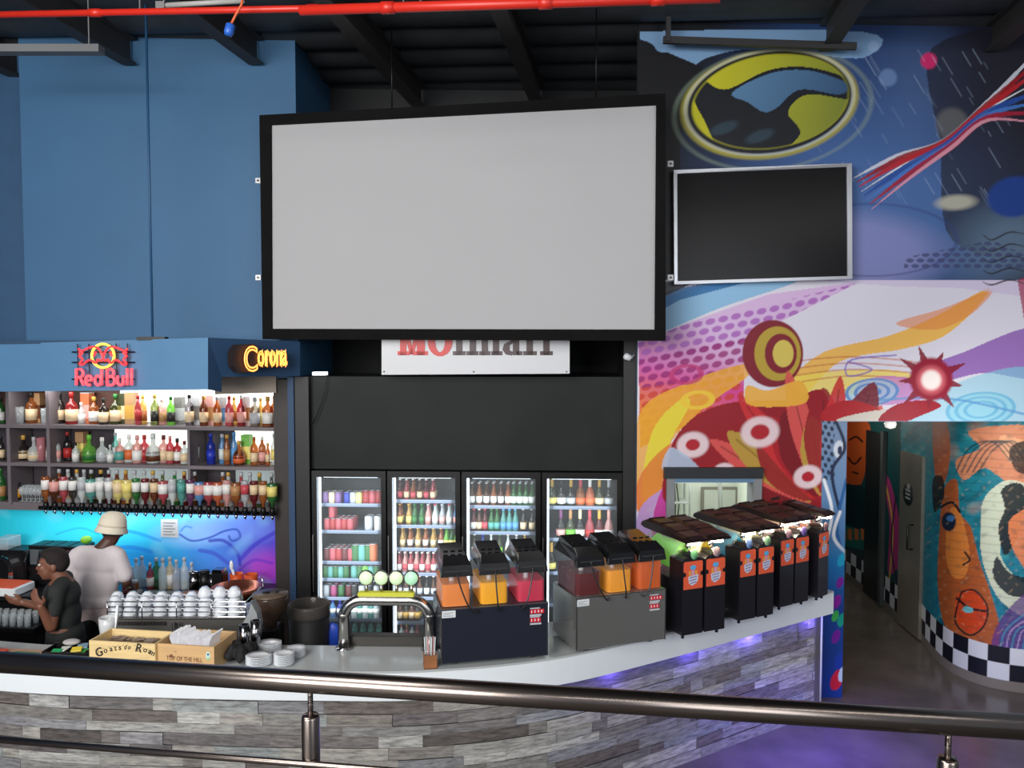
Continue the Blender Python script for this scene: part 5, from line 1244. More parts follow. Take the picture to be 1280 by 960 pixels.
        b = MB(); xm = (x0+x1)/2; b.ell((xm, y0_-.035, z_-.02), (.01, .01, .012), m=Mjb)
        sw = (.07, .01, -.05)[k]
        b.tube(cat([(xm, y0_-.035, z_-.02), (xm+sw*.3, y0_-.05, z_-.11), (xm+sw*.9, y0_-.07, z_-.22), (xm+sw*1.6, y0_-.06, z_-.285), (xm+sw*2, y0_-.035, z_-.28)], False, 4), .0055, m=mat('lever_dark_steel', (70, 70, 74), .3, metal=.8))
        b.build('dispensing_lever', parent=t)
    return t
a = juice_machine('juice dispenser with dark navy front and orange, yellow and pink drinks', (-.478, 5.285, TZ), R(12.4), .745, .42, .395, [(226, 128, 58), (240, 164, 24), (196, 44, 72)], [.155, .15, .145], Mcab, 0)
a2 = juice_machine('juice dispenser with mirrored steel front and dark red, yellow and amber drinks', (.447, 5.52, TZ), R(19), .71, .43, .395, [(84, 4, 10), (236, 150, 36), (200, 84, 16)], [.16, .16, .2], Mmir, 0)
# wooden straw box beside the first dispenser
p = atz(536, 838, TZ)
t = T('straw_box', 'small brown wooden box holding clear and pink straws beside the dispenser', 'box', p+Vector((.0, .06, 0)), R(12)); Mwd = mat('brown_wood', (150, 96, 60), .5, noise=.2, nscale=12)
b = MB(); b.box((-.04, -.04, 0), (.045, .04, .008), Mwd); b.box((-.04, -.04, 0), (-.034, .04, .09), Mwd); b.box((.039, -.04, 0), (.045, .04, .09), Mwd); b.box((-.034, -.04, 0), (.039, -.034, .09), Mwd); b.box((-.034, .034, 0), (.039, .04, .09), Mwd); b.build('box', parent=t)
for k in range(7):
    x = -.026+k*.009; b = MB(); b.tube([(0, 0, 0), ((k-3)*.003, .004, .19)], .0042, m=opaque((214, 150, 150) if k in (2, 5) else (206, 214, 214), 'straw'), n=6)
    o = b.build('straw', label='%s straw, %s from left in the small wooden box' % ('pink' if k in (2, 5) else 'clear', ORD[k]), cat='straw', group='straws in the wooden box'); o.location = p+Vector((x+.0, .06+.012*(k % 2), .012))
# red and green pieces seen through the machines
# ============================================================ SLUSH MACHINES
Mor_b = mat('badge_orange', (226, 92, 58), .45); Mshield = mat('badge_shield', (206, 206, 224), .5); Msk = mat('shield_print', (120, 120, 160), .5)
Mlamp = mat('warm_lamp', (255, 240, 210), .3, emit=(255, 236, 200), es=16); Msl = mat('slush_lid', (28, 15, 15), .42)
def slush(label, P_, rz, n, tw, cols, tags, dep=.47, side=True):
    t = T('slush_machine', label, 'slush machine', P_, rz)
    W_ = n*tw+(n-1)*.02
    b = MB(); b.box((0, .16, .03), (W_, dep, .42), M_black, .01); b.build('cabinet', parent=t)
    for x in (.03, W_-.05):
        for y in (.03, dep-.06):
            b = MB(); b.lathe([(.012, 0), (.012, .03)], c=(x, y, 0), m=M_black, n=8); b.build('foot', parent=t)
    for k in range(n):
        x0 = k*(tw+.02); x1 = x0+tw; xm = (x0+x1)/2
        b = MB(); q = [(x0, .03), (x1, .03), (x1, .58), (x1-.025, .6), (xm+.03, .605), (xm+.025, .63), (xm-.025, .63), (xm-.03, .605), (x0+.025, .6), (x0, .58)]
        b.prism(q, 0, .159, mat('slush_tower_black', (24, 22, 28), .3, coat=.3)); fr = b.build('front_tower', parent=t)
        za, zb_ = .37, .575; zm = .48
        q = [(x0+.012, za), (x1-.004, za), (x1-.004, zm-.018), (x1-.026, zm-.012), (x1-.026, zm+.012), (x1-.004, zm+.02), (x1-.004, zb_-.01), (x1-.014, zb_), (x0+.022, zb_), (x0+.012, zb_-.01), (x0+.012, zm+.02), (x0+.034, zm+.012), (x0+.034, zm-.012), (x0+.012, zm-.018)]
        b = MB(); b.prism(q, -.004, 0, Mor_b)
        def sh(pl, m, y=-.0055): b.add([(xm+(u-.5)*tw, y, za+v*(zb_-za)) for u, v in pl], [list(range(len(pl)))], m)
        sh([(.3, .5), (.4, .42), (.4, .68), (.3, .66)], mat('badge_amber', (226, 160, 70), .5)); sh([(.6, .42), (.7, .5), (.7, .66), (.6, .68)], mat('badge_amber'))
        sh([(.42, .48), (.58, .48), (.58, .68), (.42, .68)], mat('badge_pink', (214, 150, 170), .5))
        sh([(.5+.15*math.cos(a_), .78+.09*math.sin(a_)) for a_ in np.linspace(0, 2*PI, 14)[:-1]], mat('badge_sky', (90, 170, 220), .5), -.006)
        sh([(.26, .46), (.76, .52), (.74, .3), (.66, .2), (.45, .12), (.3, .22)], Mshield, -.006)
        for j in range(3): sh([(.32+.02*j, .43-.1*j), (.7-.02*j, .47-.1*j), (.7-.02*j, .43-.1*j), (.32+.02*j, .39-.1*j)], Msk, -.0065)
        b.build('orange_badge', parent=fr)
        # rounded freezing barrel lying front to back
        zc2 = .59; rr_ = tw*.5-.002
        b = MB(); pr = []
        for y, s_ in ((.1, .75), (.115, .96), (.14, 1), (dep+.02, 1), (dep+.04, .9)): pr.append((y, s_))
        nn = 20; vs = []
        for y, s_ in pr:
            for j in range(nn):
                an = 2*PI*j/nn; vs.append((xm+rr_*s_*math.cos(an)*.98, y, zc2+.13*s_*math.sin(an)))
        fs = [(i*nn+j, i*nn+(j+1) % nn, (i+1)*nn+(j+1) % nn, (i+1)*nn+j) for i in range(len(pr)-1) for j in range(nn)]+[list(range(nn)), [(len(pr)-1)*nn+j for j in range(nn)][::-1]]
        b.add(vs, fs, glassy((226, 228, 222), .7, .05), True); bl = b.build('barrel', parent=t)
        b = MB(); c1 = cols[k]; vs = []
        for y, s_ in ((.13, .8), (.15, .92), (.3, .93), (.42, .9), (dep, .9)):
            for j in range(nn):
                an = 2*PI*j/nn; wv = .02*math.sin(y*22+j*.9); vs.append((xm+rr_*s_*math.cos(an)*.95, y, zc2-.01+min(.13*s_*math.sin(an)*.95, .085+wv)))
        fs = [(i*nn+j, i*nn+(j+1) % nn, (i+1)*nn+(j+1) % nn, (i+1)*nn+j) for i in range(4) for j in range(nn)]+[list(range(nn)), [4*nn+j for j in range(nn)][::-1]]
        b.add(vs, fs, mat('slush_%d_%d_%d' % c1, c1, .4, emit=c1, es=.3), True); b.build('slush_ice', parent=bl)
        # ribbed lid
        prof = [(-.05, .725), (-.055, .75), (-.02, .768), (.1, .776), (.2, .796), (.35, .803), (dep, .806), (dep+.06, .785), (dep+.07, .76), (dep+.02, .735), (.05, .73)]
        b = MB(); vs = []; m_ = len(prof)
        for y, z in prof: vs += [(x0-.008, y, z-(.012 if z > .74 else 0)), (x0+.03, y, z), (x1-.03, y, z), (x1+.008, y, z-(.012 if z > .74 else 0))]
        fs = [(4*i+j, 4*i+j+1, 4*((i+1) % m_)+j+1, 4*((i+1) % m_)+j) for i in range(m_) for j in range(3)]+[[4*i for i in range(m_)], [4*i+3 for i in range(m_)][::-1]]
        b.add(vs, fs, Msl)
        for y in (.12, .3, .46): b.box((x0+.02, y, .76+.03*(y > .2)), (x1-.02, y+.008, [.784, .808, .812][int(y*6) % 3 if y > .2 else 0]), Msl)
        lid = b.build('lid', parent=t)
        b = MB(); b.box((xm-.035, -.045, .705), (xm+.035, .03, .7245), Mlamp); b.build('lamp', parent=lid)
        # faucet and coloured tag
        b = MB(); b.lathe([(.02, 0), (.026, .01), (.02, .03), (.012, .045)], c=(xm, .06, .66), m=M_chrome, n=12); b.tube([(xm, .1, .63), (xm, .02, .64), (xm, .0, .6)], .013, m=M_chrome); b.build('faucet', parent=t)
        b = MB(); b.lathe([(.001, 0), (.03, .002), (.03, .012), (.001, .014)], m=opaque(tags[k], 'tag'), n=18, M=Matrix.Translation((xm, -.01, .63))@Mrot('X', PI/2)@Matrix.Diagonal((1, 1.25, 1, 1))); b.build('flavour_tag', parent=t)
    return t
CEN = [((852, 800), 24, .185), ((923, 780), 27, .17), ((976, 763.5), 31, .165)]
slush('twin slush machine nearest the juice dispensers, green and yellow ice inside', atz(852, 800, TZ), R(24), 2, .185, [(120, 214, 70), (250, 206, 40)], [(120, 190, 130), (176, 150, 150)])
slush('twin slush machine in the middle, blue and cream ice inside', atz(923, 781, TZ), R(27), 2, .17, [(20, 150, 190), (226, 216, 170)], [(110, 140, 190), (130, 170, 130)])
slush('twin slush machine, third from the juice dispensers, with pale pink ice', atz(974, 764, TZ), R(31), 2, .165, [(226, 190, 180), (230, 170, 150)], [(170, 130, 140), (110, 90, 160)])
slush('single slush machine at the far right end of the counter, peach ice', atz(1022, 752, TZ), R(40), 1, .165, [(236, 150, 120)], [(120, 90, 100)], dep=.3)

# ============================================================ THINGS ON THE LEFT OF THE COUNTER
Mcr = mat('crate_pine', (224, 196, 140), .6, noise=.1, nscale=4, stretch=(1, 1, 14)); Mcr2 = mat('crate_pine_tan', (206, 168, 118), .6, noise=.1, nscale=4, stretch=(1, 1, 14))
def crate(label, p0, p1, dep, h, m, rot=None):
    p0 = Vector(p0); d = Vector(p1)-p0; rz = math.atan2(d.y, d.x) if rot is None else rot; w = d.length
    t = T('wooden_crate', label, 'crate', p0, rz); th = .012
    for lo, hi, nm in (((0, 0, 0), (w, th, h), 'front_board'), ((0, dep-th, 0), (w, dep, h), 'back_board'), ((0, th, 0), (th, dep-th, h), 'side_board'), ((w-th, th, 0), (w, dep-th, h), 'side_board'), ((th, th, 0), (w-th, dep-th, th), 'base_board')):
        b = MB(); b.box(lo, hi, m); b.build(nm, parent=t)
    return t, w, rz
c1, w1, r1 = crate('pale pine wine crate lettered Goats do Roam in black gothic script', atz(112, 831, TZ), atz(194.5, 836, TZ), .24, .168, Mcr)
c2, w2, r2 = crate('tan pine wine crate lettered Top of the Hill with white napkins inside', atz(195.5, 834, TZ), atz(268, 839, TZ), .3, .163, Mcr2)
Mink = mat('crate_ink', (40, 32, 30), .6)
PL1 = Plane((c1.location.x, c1.location.y), (c1.location.x+math.cos(r1), c1.location.y+math.sin(r1)))
PL2 = Plane((c2.location.x, c2.location.y), (c2.location.x+math.cos(r2), c2.location.y+math.sin(r2)))
txt = 'Goats do Roam'; n = len(txt)
xs_ = [123.5, 131.5, 138.5, 144, 149.5, 0, 156.5, 161.5, 0, 173, 182, 188.5, 195]
for i, ch in enumerate(txt):
    if ch == ' ': continue
    px = xs_[i] if i < 12 else 193; u = (px-158)/38; py = 809+8.2*u*u; sz = {'G': 15, 'R': 15}.get(ch, 10); 
    if ch in 'do' and 5 < i < 8: sz = 7.5
    if i == 12: px = 191.8
    px_ = px-(0 if i < 9 else (i-9)*.6)
    me = text_me(ch, sz*5.4/1000*1.0, ext=.0006, offset=.0012 if ch in 'GR' else .0007, shear=.12)
    place_text('letter', me, Mink, PL1.hit(px_, py+ (0), .0015), r1, c1, tilt=-u*.42)
    b = MB(); hh_ = 3.6 if ch in 'GR' else 2.4
    for s_ in (-1, 1): b.tube([PL1.hit(px_-hh_*.6+s_*hh_*.5-.8, py+s_*hh_+.5, .0015), PL1.hit(px_-hh_*.6+s_*hh_*.5+1.2, py+s_*hh_-.5, .0015)], .0012, n=4, m=Mink)
    if ch in 'GR': b.tube([PL1.hit(px_-1, py-4.5, .0015), PL1.hit(px_-1, py+4, .0015)], .0014, n=4, m=Mink)
    b.build('letter_serif', parent=c1, world=True)
b = MB(); b.tube(cat([PL1.hit(122, 823.5, .001), PL1.hit(150, 825, .001), PL1.hit(186, 822, .001)], False), .0007, n=4, m=mat('faint_ink', (150, 126, 90), .6)); b.build('printed_line', parent=c1, world=True)
me = text_me('TOP OF THE HILL', .042, ext=.0006, offset=.0004, spacing=1.0); to = place_text('lettering', me, mat('burnt_ink', (120, 76, 50), .6), PL2.hit(231, 824, .0015), r2, c2); fit(to, PL2, 208, 253, 821, 826.5, .0015)
b = MB(); b.ell(PL2.hit(214, 820, .002), (.012, .001, .012), m=mat('burnt_ink')); b.ell(PL2.hit(214, 828.5, .002), (.012, .001, .004), m=mat('burnt_ink')); b.ell(PL2.hit(219, 814.5, .002), (.01, .001, .003), m=mat('faint_ink')); b.build('printed_emblem', parent=c2, world=True)
b = MB(); b.ell(PL2.hit(260, 820, .002), (.016, .0015, .03), m=mat('sticker_pale', (190, 214, 200), .5)); b.ell(PL2.hit(260, 818, .004), (.007, .001, .008), m=mat('sticker_blue', (60, 110, 140), .5)); b.ell(PL2.hit(260, 824, .004), (.009, .001, .008), m=mat('sticker_green', (150, 200, 130), .5)); b.build('round_sticker', parent=c2, world=True)
# napkins: a fan of folded white sheets
C2M = wm(c2); rn = random.Random(5)
for k in range(14):
    x = .11+k*.018; b = MB(); tl_ = (k-7)*.03+rn.uniform(-.06, .06); h = .15+rn.uniform(-.015, .02)
    pts_ = []
    nn = 5
    vs = []; 
    for i in range(nn+1):
        for y in (0, .07, .14):
            z = h*i/nn; vs.append((.01*math.sin(i*1.3+k)+tl_*z*1.2, y+.006*math.sin(k*2+i), z))
    fs = [(3*i+j, 3*i+j+1, 3*i+3+j+1, 3*i+3+j) for i in range(nn) for j in range(2)]
    b.add(vs, fs, mat('napkin_paper', (244, 244, 246), .8, emit=(240, 240, 245), es=.12), True); b.add([(v[0]+.009, v[1], v[2]*.97) for v in vs], fs, mat('napkin_paper'), True)  # paper has a faint added glow to offset the shade inside the crate
    b.add([vs[-3], vs[-2], vs[-1], (vs[-1][0]+.009, vs[-1][1], vs[-1][2]*.97), (vs[-2][0]+.009, vs[-2][1], vs[-2][2]*.97), (vs[-3][0]+.009, vs[-3][1], vs[-3][2]*.97)], [(0, 1, 4, 5), (1, 2, 3, 4)], mat('napkin_paper'))
    o = b.build('napkin', label='folded white paper napkin, %s from left in the tan crate' % ORD[k], cat='napkin', group='napkins in the tan crate'); o.location = C2M@Vector((x, .05, .055+.012*math.sin(k*.5))); o.rotation_euler.z = r2
b = MB(); b.box((.07, .04, .0125), (.34, .26, .05), mat('napkin_paper')); o = b.build('napkin_pile', label='flat white napkin pile at the bottom of the tan crate', cat='napkin', kind='stuff'); o.matrix_basis = C2M
for k in range(8):
    b = MB(); b.tube([(0, 0, 0), (-.012+k*.004, .01*(k % 3), .23)], .0032, m=M_black, n=6); o = b.build('black_straw', label='thin black straw, %s from left at the back of the tan crate' % ORD[k], cat='straw', group='black straws in the tan crate'); o.location = C2M@Vector((.025+k*.0055, .17+.01*(k % 2), .0125))
# inside the pale crate: sugar sachets
b = MB()
for k in range(26): 
    x, y = rn.uniform(.03, w1-.09), rn.uniform(.03, .17); b.box((0, 0, 0), (.05, .03, .004), mat('sachet_brown', (150, 130, 116), .6), M=Matrix.Translation((x, y, .11+k*.001))@Mrot('Z', rn.uniform(0, 3))@Mrot('X', rn.uniform(-.4, .4)))
o = b.build('sugar_sachets', label='loose heap of brownish sugar sachets inside the pale crate', cat='sachets', kind='stuff'); o.matrix_basis = wm(c1)
b = MB(); b.box((.014, .014, .013), (w1-.014, .22, .108), mat('crate_liner', (110, 96, 84), .7)); o = b.build('cardboard_insert', label='brown cardboard block under the sachets in the pale crate', cat='box'); o.matrix_basis = wm(c1)
# white jug with handle utensil
t = T('measuring_jug', 'white translucent jug with a white scoop handle, left of the crates', 'jug', atz(115, 823, TZ)+Vector((-.02, .26, 0)))
b = MB(); b.lathe([(1e-4, 0), (.045, 0), (.058, .14), (.06, .2), (.054, .2), (.05, .14), (.04, .01), (1e-4, .01)], m=glassy((220, 222, 224), .2), n=18); b.build('body', parent=t)
b = MB(); b.prism([(.02, .05), (.05, .06), (.075, .2), (.085, .29), (.07, .29), (.055, .2)], -.008, .008, M_white); o = b.build('scoop', label='white plastic scoop leaning in the translucent jug', cat='scoop'); o.location = t.location
# condiment tray
t = T('condiment_tray', 'black tray with green and yellow packets left of the pale crate', 'tray', atz(52, 826, TZ), R(-3))
Mtr = M_black
b = MB(); b.box((0, 0, 0), (.31, .16, .01), Mtr); b.box((0, 0, .01), (.31, .008, .06), Mtr); b.box((0, .152, .01), (.31, .16, .07), Mtr); b.box((0, .008, .01), (.008, .152, .065), Mtr); b.box((.302, .008, .01), (.31, .152, .07), Mtr); b.box((.15, .008, .01), (.158, .152, .065), Mtr); b.build('tray', parent=t)
tm = wm(t)
for i, (x, y, z, c_, lab) in enumerate(((.04, .03, .06, (40, 150, 90), 'green packet in the left half of the black tray'), (.09, .06, .065, (190, 190, 180), 'pale grey packet at the middle of the black tray'), (.18, .04, .07, (214, 190, 60), 'yellow packet in the right half of the black tray'), (.2, .08, .075, (110, 140, 160), 'blue-grey packet behind the yellow one'), (.25, .05, .05, (60, 150, 60), 'green packet at the right end of the black tray'))):
    b = MB(); b.box((0, 0, 0), (.07, .05, .014), opaque(c_, 'packet'), .003, M=Mrot('X', .35)@Mrot('Z', .1*i)); o = b.build('packet', label=lab, cat='packet', group='packets in the black tray'); o.location = tm@Vector((x, y, z-.03))
b = MB(); b.ell((0, 0, .02), (.06, .04, .02), m=mat('grey_rag', (170, 166, 164), .8)); o = b.build('crumpled_napkin', label='crumpled pale grey napkin lying on top of the black tray', cat='napkin'); o.location = tm@Vector((.14, .12, .07))
# mat/board at the far left
t = T('serving_board', 'pinkish brown board at the far left of the counter, green mat on top', 'board', atz(20, 834, TZ)+Vector((-.08, .12, 0)), R(-8))
b = MB(); b.box((-.3, -.1, 0), (.28, .14, .025), mat('pink_brown_board', (176, 136, 112), .5), .004); b.build('board', parent=t)
b = MB(); b.box((-.06, -.06, .026), (.12, .08, .03), mat('green_mat', (56, 110, 50), .6)); b.build('green_mat', parent=t)
b = MB(); b.box((-.1, -.06, 0), (.1, .06, .02), mat('red_menu', (206, 70, 50), .5), .003); o = b.build('menu_card', label='red-orange card at the far left edge of the counter', cat='card'); o.location = Vector(t.location)+Vector((-.2, .03, .027))
b = MB(); b.box((-.02, -.01, 0), (.02, .01, .07), mat('card_block', (196, 170, 140), .6), .003); o = b.build('wooden_block', label='small upright pale wooden block at the far left of the counter', cat='block'); o.location = Vector(t.location)+Vector((-.19, .08, .048))

# ------------------------------------------------ coffee machine with cups
Mcup = mat('cup_porcelain', (226, 230, 236), .25, coat=.4)
yc = 6.12; zt3 = 1.21
xA, xB = at(137, 776, yc).x, at(309, 776, yc).x
em = T('espresso_machine', 'wide silver espresso machine carrying rows of white cups, seen from behind', 'coffee machine', ((xA+xB)/2, yc, .76))
hw3 = (xB-xA)/2; h3 = zt3-.76
b = MB(); b.box((-hw3, -.02, .03), (hw3, .34, h3-.01), mat('espresso_grey', (120, 118, 114), .35, metal=.6), .012); b.build('body', parent=em)
b = MB(); b.box((-hw3-.01, -.03, h3-.01), (hw3+.01, .35, h3), M_steel); b.build('cup_tray', parent=em)
b = MB()
for k in range(30): b.box((-hw3+.04+k*.014, -.026, h3-.06), (-hw3+.046+k*.014, -.0205, h3-.03), M_black)
b.build('vent_slots', parent=em)
for x in (-hw3+.06, hw3-.06):
    for y in (.03, .28):
        b = MB(); b.lathe([(.02, 0), (.02, .03)], c=(x, y, 0), m=M_black, n=10); b.build('foot', parent=em)
for k in range(4):
    z = h3+.008+k*.04; b = MB(); b.tube([(-hw3, .35, z), (-hw3, -.03, z), (hw3, -.03, z), (hw3, .35, z)], .0045, m=M_chrome, n=6, smooth=False); b.build('cup_rail', parent=em)
b = MB()
for x in (-hw3, -hw3/2, 0, hw3/2, hw3): b.tube([(x, -.03, h3), (x, -.03, h3+.13)], .005, m=M_chrome, n=6)
b.build('rail_posts', parent=em)
for k, x in enumerate((-.3, .3)):
    b = MB(); b.tube([(x, .34, .25), (x, .4, .25), (x, .42, .12)], .012, m=M_chrome); b.build('steam_wand', parent=em)
bcup = MB(); bcup.lathe([(.05, 0), (.051, .01), (.049, .035), (.036, .062), (.025, .068), (.025, .073), (1e-4, .071)], m=Mcup, n=18)
mcup = bcup.mesh('cup_bowl')
bh = MB(); bh.tube([(.044, 0, .05), (.066, 0, .046), (.068, 0, .024), (.049, 0, .014)], .005, m=Mcup, n=6); mhan = bh.mesh('cup_handle')
def cup(P_, rz, lab, grp):
    t = T('coffee_cup', lab, 'cup', P_, rz, grp); o = bpy.data.objects.new('bowl', mcup); COL.objects.link(o); o.parent = t
    o = bpy.data.objects.new('handle', mhan); COL.objects.link(o); o.parent = t
LV = ['bottom', 'middle', 'top']
for k in range(9):
    for row in range(2):
        n = 2 if (row == 0 and k < 6) else 2; n = 3 if (k >= 6 and row == 0) else n
        px = 145+k*18.6+row*3
        if row: n = 2
        q = at(px, 770, yc+.05+row*.12); x = q.x
        for l in range(n): cup((x+rn.uniform(-.004, .004), yc+.045+row*.115, zt3+l*.074+.0005), rn.uniform(-.9, .3), 'upturned white coffee cup, %s stack from left, %s row, %s one' % (ORD[k], ('front', 'back')[row], LV[l] if n == 3 else ('bottom', 'top')[l]), 'white cups on the espresso machine')
# ------------------------------------------------ coffee grinder + grey jug
t = T('coffee_grinder', 'coffee grinder with a brown transparent bean hopper beside the cups', 'coffee grinder', (at(338, 770, 6.15).x, 6.15, .76))
b = MB(); b.box((-.09, -.08, 0), (.09, .16, .06), M_black, .01); b.box((-.07, -.05, .06), (.07, .14, .36), M_black, .02); b.build('body', parent=t)
Mhop = glassy((80, 62, 50), .35)
b = MB(); b.lathe([(.05, .36), (.055, .42), (.12, .5), (.135, .6), (.13, .61)], m=Mhop, n=24); b.build('hopper', parent=t)
b = MB(); b.lathe([(1e-4, .36), (.045, .37), (.05, .42), (.1, .49), (.11, .54), (1e-4, .545)], m=mat('coffee_beans', (52, 34, 24), .5, bump=.6, nscale=60), n=20); b.build('beans', parent=t)
b = MB(); b.lathe([(.136, .61), (.138, .625), (1e-4, .63)], m=mat('hopper_lid', (94, 80, 66), .35), n=24); ld = b.build('lid', parent=t)
b = MB(); b.lathe([(.03, .63), (.03, .637), (1e-4, .637)], c=(-.03, 0, 0), m=M_black, n=14); b.lathe([(.014, .63), (.014, .637), (1e-4, .637)], c=(.05, .02, 0), m=M_black, n=14); b.build('lid_knob', parent=ld)
b = MB(); b.lathe([(.055, -.0), (.06, .1), (.05, .1), (.045, .01)], c=(.0, -.14, .0), m=Mgl, n=16); b.build('dosing_chamber', parent=t)
t = T('knock_box', 'grey plastic scoop-shaped jug with a hole, left of the grinder', 'jug', (at(315, 800, 5.85).x, 5.83, TZ))
gp = [(-.07, .0), (.06, .0), (.075, .1), (.06, .2), (.02, .28), (-.0, .2), (-.06, .1), (-.08, .05)]
b = MB(); b.prism(gp, -.05, .05, mat('grey_plastic', (140, 144, 146), .4)); b.build('body', parent=t)
b = MB(); b.ell((.0, -.051, .08), (.022, .004, .02), m=M_black); b.build('hole', parent=t)
t = T('milk_jugs', 'dark cluster of coffee tampers and a black cloth right of the tan crate', 'utensils', atz(290, 838, TZ)+Vector((0, .14, 0)))
CLOTH = (t, [('e', (rn.uniform(-.08, .07), rn.uniform(-.05, .12), .03+rn.uniform(0, .07)), (rn.uniform(.02, .06), rn.uniform(.01, .04), rn.uniform(.02, .05)), Mrot('Z', rn.uniform(0, 3))@Mrot('Y', rn.uniform(-1, 1))) for k in range(34)])
t.name = 'black_cloth'; t['label'] = 'dark crumpled black cloth heap right of the tan crate'; t['category'] = 'cloth'
for i, (x, y, h) in enumerate(((-.02, .17, .2), (.05, .2, .22))):
    b = MB(); b.lathe([(1e-4, 0), (.032, 0), (.036, h), (.03, h), (.028, .01), (1e-4, .01)], m=Mst, n=14); o = b.build('milk_jug', label='small %s steel milk jug behind the black cloth' % ('left', 'right')[i], cat='jug', group='milk jugs behind the cloth'); o.location = t.location+Vector((x, y, 0))
# ------------------------------------------------ plates
Mpl = mat('plate_porcelain', (224, 228, 232), .25, coat=.4)
def plates(px, py, rx, ry, n, label, grp, dy=0, dz=.0105):
    P0 = atz(px, py, TZ)+Vector((0, dy, 0))
    b = MB(); b.lathe([(1e-4, 0), (rx*.6, 0), (rx*.68, .003), (rx, .012), (rx, .015), (rx*.66, .007), (1e-4, .004)], m=Mpl, n=26, sy=ry/rx); me = b.mesh('plate')
    for k in range(n):
        o = bpy.data.objects.new('saucer', me); COL.objects.link(o); o.location = P0+Vector((0, 0, .0005+k*dz)); tag(o, label % ORD[k], 'plate', grp)
plates(320, 835, .088, .07, 6, 'oval white plate, %s from bottom of the wide front left stack', 'oval plates in the front left stack', .06)
plates(352, 835, .068, .068, 9, 'round white saucer, %s from bottom of the tall front stack', 'saucers in the tall front stack', .06, .0085)
plates(366, 827, .062, .062, 7, 'round white saucer, %s from bottom of the stack behind at right', 'saucers in the rear right stack', .09, .0085)
plates(331, 820, .085, .07, 5, 'oval white plate, %s from bottom of the rear left stack', 'oval plates in the rear left stack', .11)
# ------------------------------------------------ bin
t = T('waste_bin', 'tall black bin with a clear liner behind the bar, left of the taps', 'bin', (at(386, 790, 6.45).x, 6.47, 0))
b = MB(); b.lathe([(1e-4, 0), (.14, 0), (.165, 1.2), (.157, 1.2), (.135, .02), (1e-4, .02)], m=mat('bin_black', (26, 25, 25), .6), n=26); b.build('bin_body', parent=t)
b = MB(); b.lathe([(.168, 1.1), (.172, 1.13), (.168, 1.19), (.163, 1.21), (.152, 1.2), (.146, 1.1)], m=glassy((110, 104, 100), .6, .2), n=26); b.build('liner', parent=t)
b = MB(); b.ell((0, 0, 0), (.07, .03, .12), m=mat('blue_bag', (40, 80, 200), .4)); o = b.build('blue_bag', label='bright blue plastic bag hanging between the bin and the tap arch', cat='bag'); o.location = at(416, 796, 6.5)

# ============================================================ PEOPLE
def blob(name, prims, m, voxel=.009, parent=None, smooth=6):
    b = MB()
    for p in prims:
        if p[0] == 'e': b.ell(p[1], p[2], M=p[3] if len(p) > 3 else None, n=20, k=14)
        else:
            pts_, rs_ = p[1], p[2]; pts_ = [Vector(q) for q in pts_]
            b.tube(pts_, rs_, n=16); b.ell(pts_[0], (rs_[0],)*3, n=16, k=10); b.ell(pts_[-1], (rs_[-1],)*3, n=16, k=10)
    me = b.mesh(name, m); o = bpy.data.objects.new(name, me); COL.objects.link(o)
    md = o.modifiers.new('r', 'REMESH'); md.mode = 'VOXEL'; md.voxel_size = voxel; md.use_smooth_shade = True
    ms = o.modifiers.new('s', 'SMOOTH'); ms.iterations = smooth; ms.factor = .5
    dg = bpy.context.evaluated_depsgraph_get(); dg.update()
    me2 = bpy.data.meshes.new_from_object(o.evaluated_get(dg)); me2.name = name
    me2.materials.clear(); me2.materials.append(m)
    me2.polygons.foreach_set('use_smooth', [True]*len(me2.polygons))
    bpy.data.objects.remove(o)
    return link(name, me2, parent)
Msk1 = mat('skin_brown', (120, 78, 60), .5); Msk2 = mat('skin_dark', (84, 54, 44), .5)
def hand(W_, F_, side, curl=.5, s=1.0):
    """palm at wrist W_ pointing along F_, thumb toward side; returns primitives"""
    W_ = Vector(W_); F_ = Vector(F_).normalized(); S_ = Vector(side).normalized(); N_ = F_.cross(S_).normalized()
    out = [('e', W_+F_*.045*s, (.042*s, .05*s, .018*s), Matrix((tuple(S_)+(0,), tuple(F_)+(0,), tuple(N_)+(0,), (0, 0, 0, 1))).transposed())]
    for i, (o_, l) in enumerate(((.028, .07), (.01, .078), (-.009, .074), (-.027, .06))):
        a_ = W_+F_*.08*s+S_*o_*s; k = curl*(.8+.1*i)
        m1 = a_+(F_*math.cos(k*.5)+N_*math.sin(k*.5))*l*.5*s; m2 = m1+(F_*math.cos(k*1.3)+N_*math.sin(k*1.3))*l*.5*s
        out.append(('t', [a_, m1, m2], [.0095*s, .009*s, .0075*s]))
    a_ = W_+F_*.02*s+S_*.035*s; out.append(('t', [a_, a_+(F_*.5+S_*.8).normalized()*.035*s, a_+(F_*.9+S_*.5).normalized()*.065*s], [.012*s, .011*s, .009*s]))
    return out
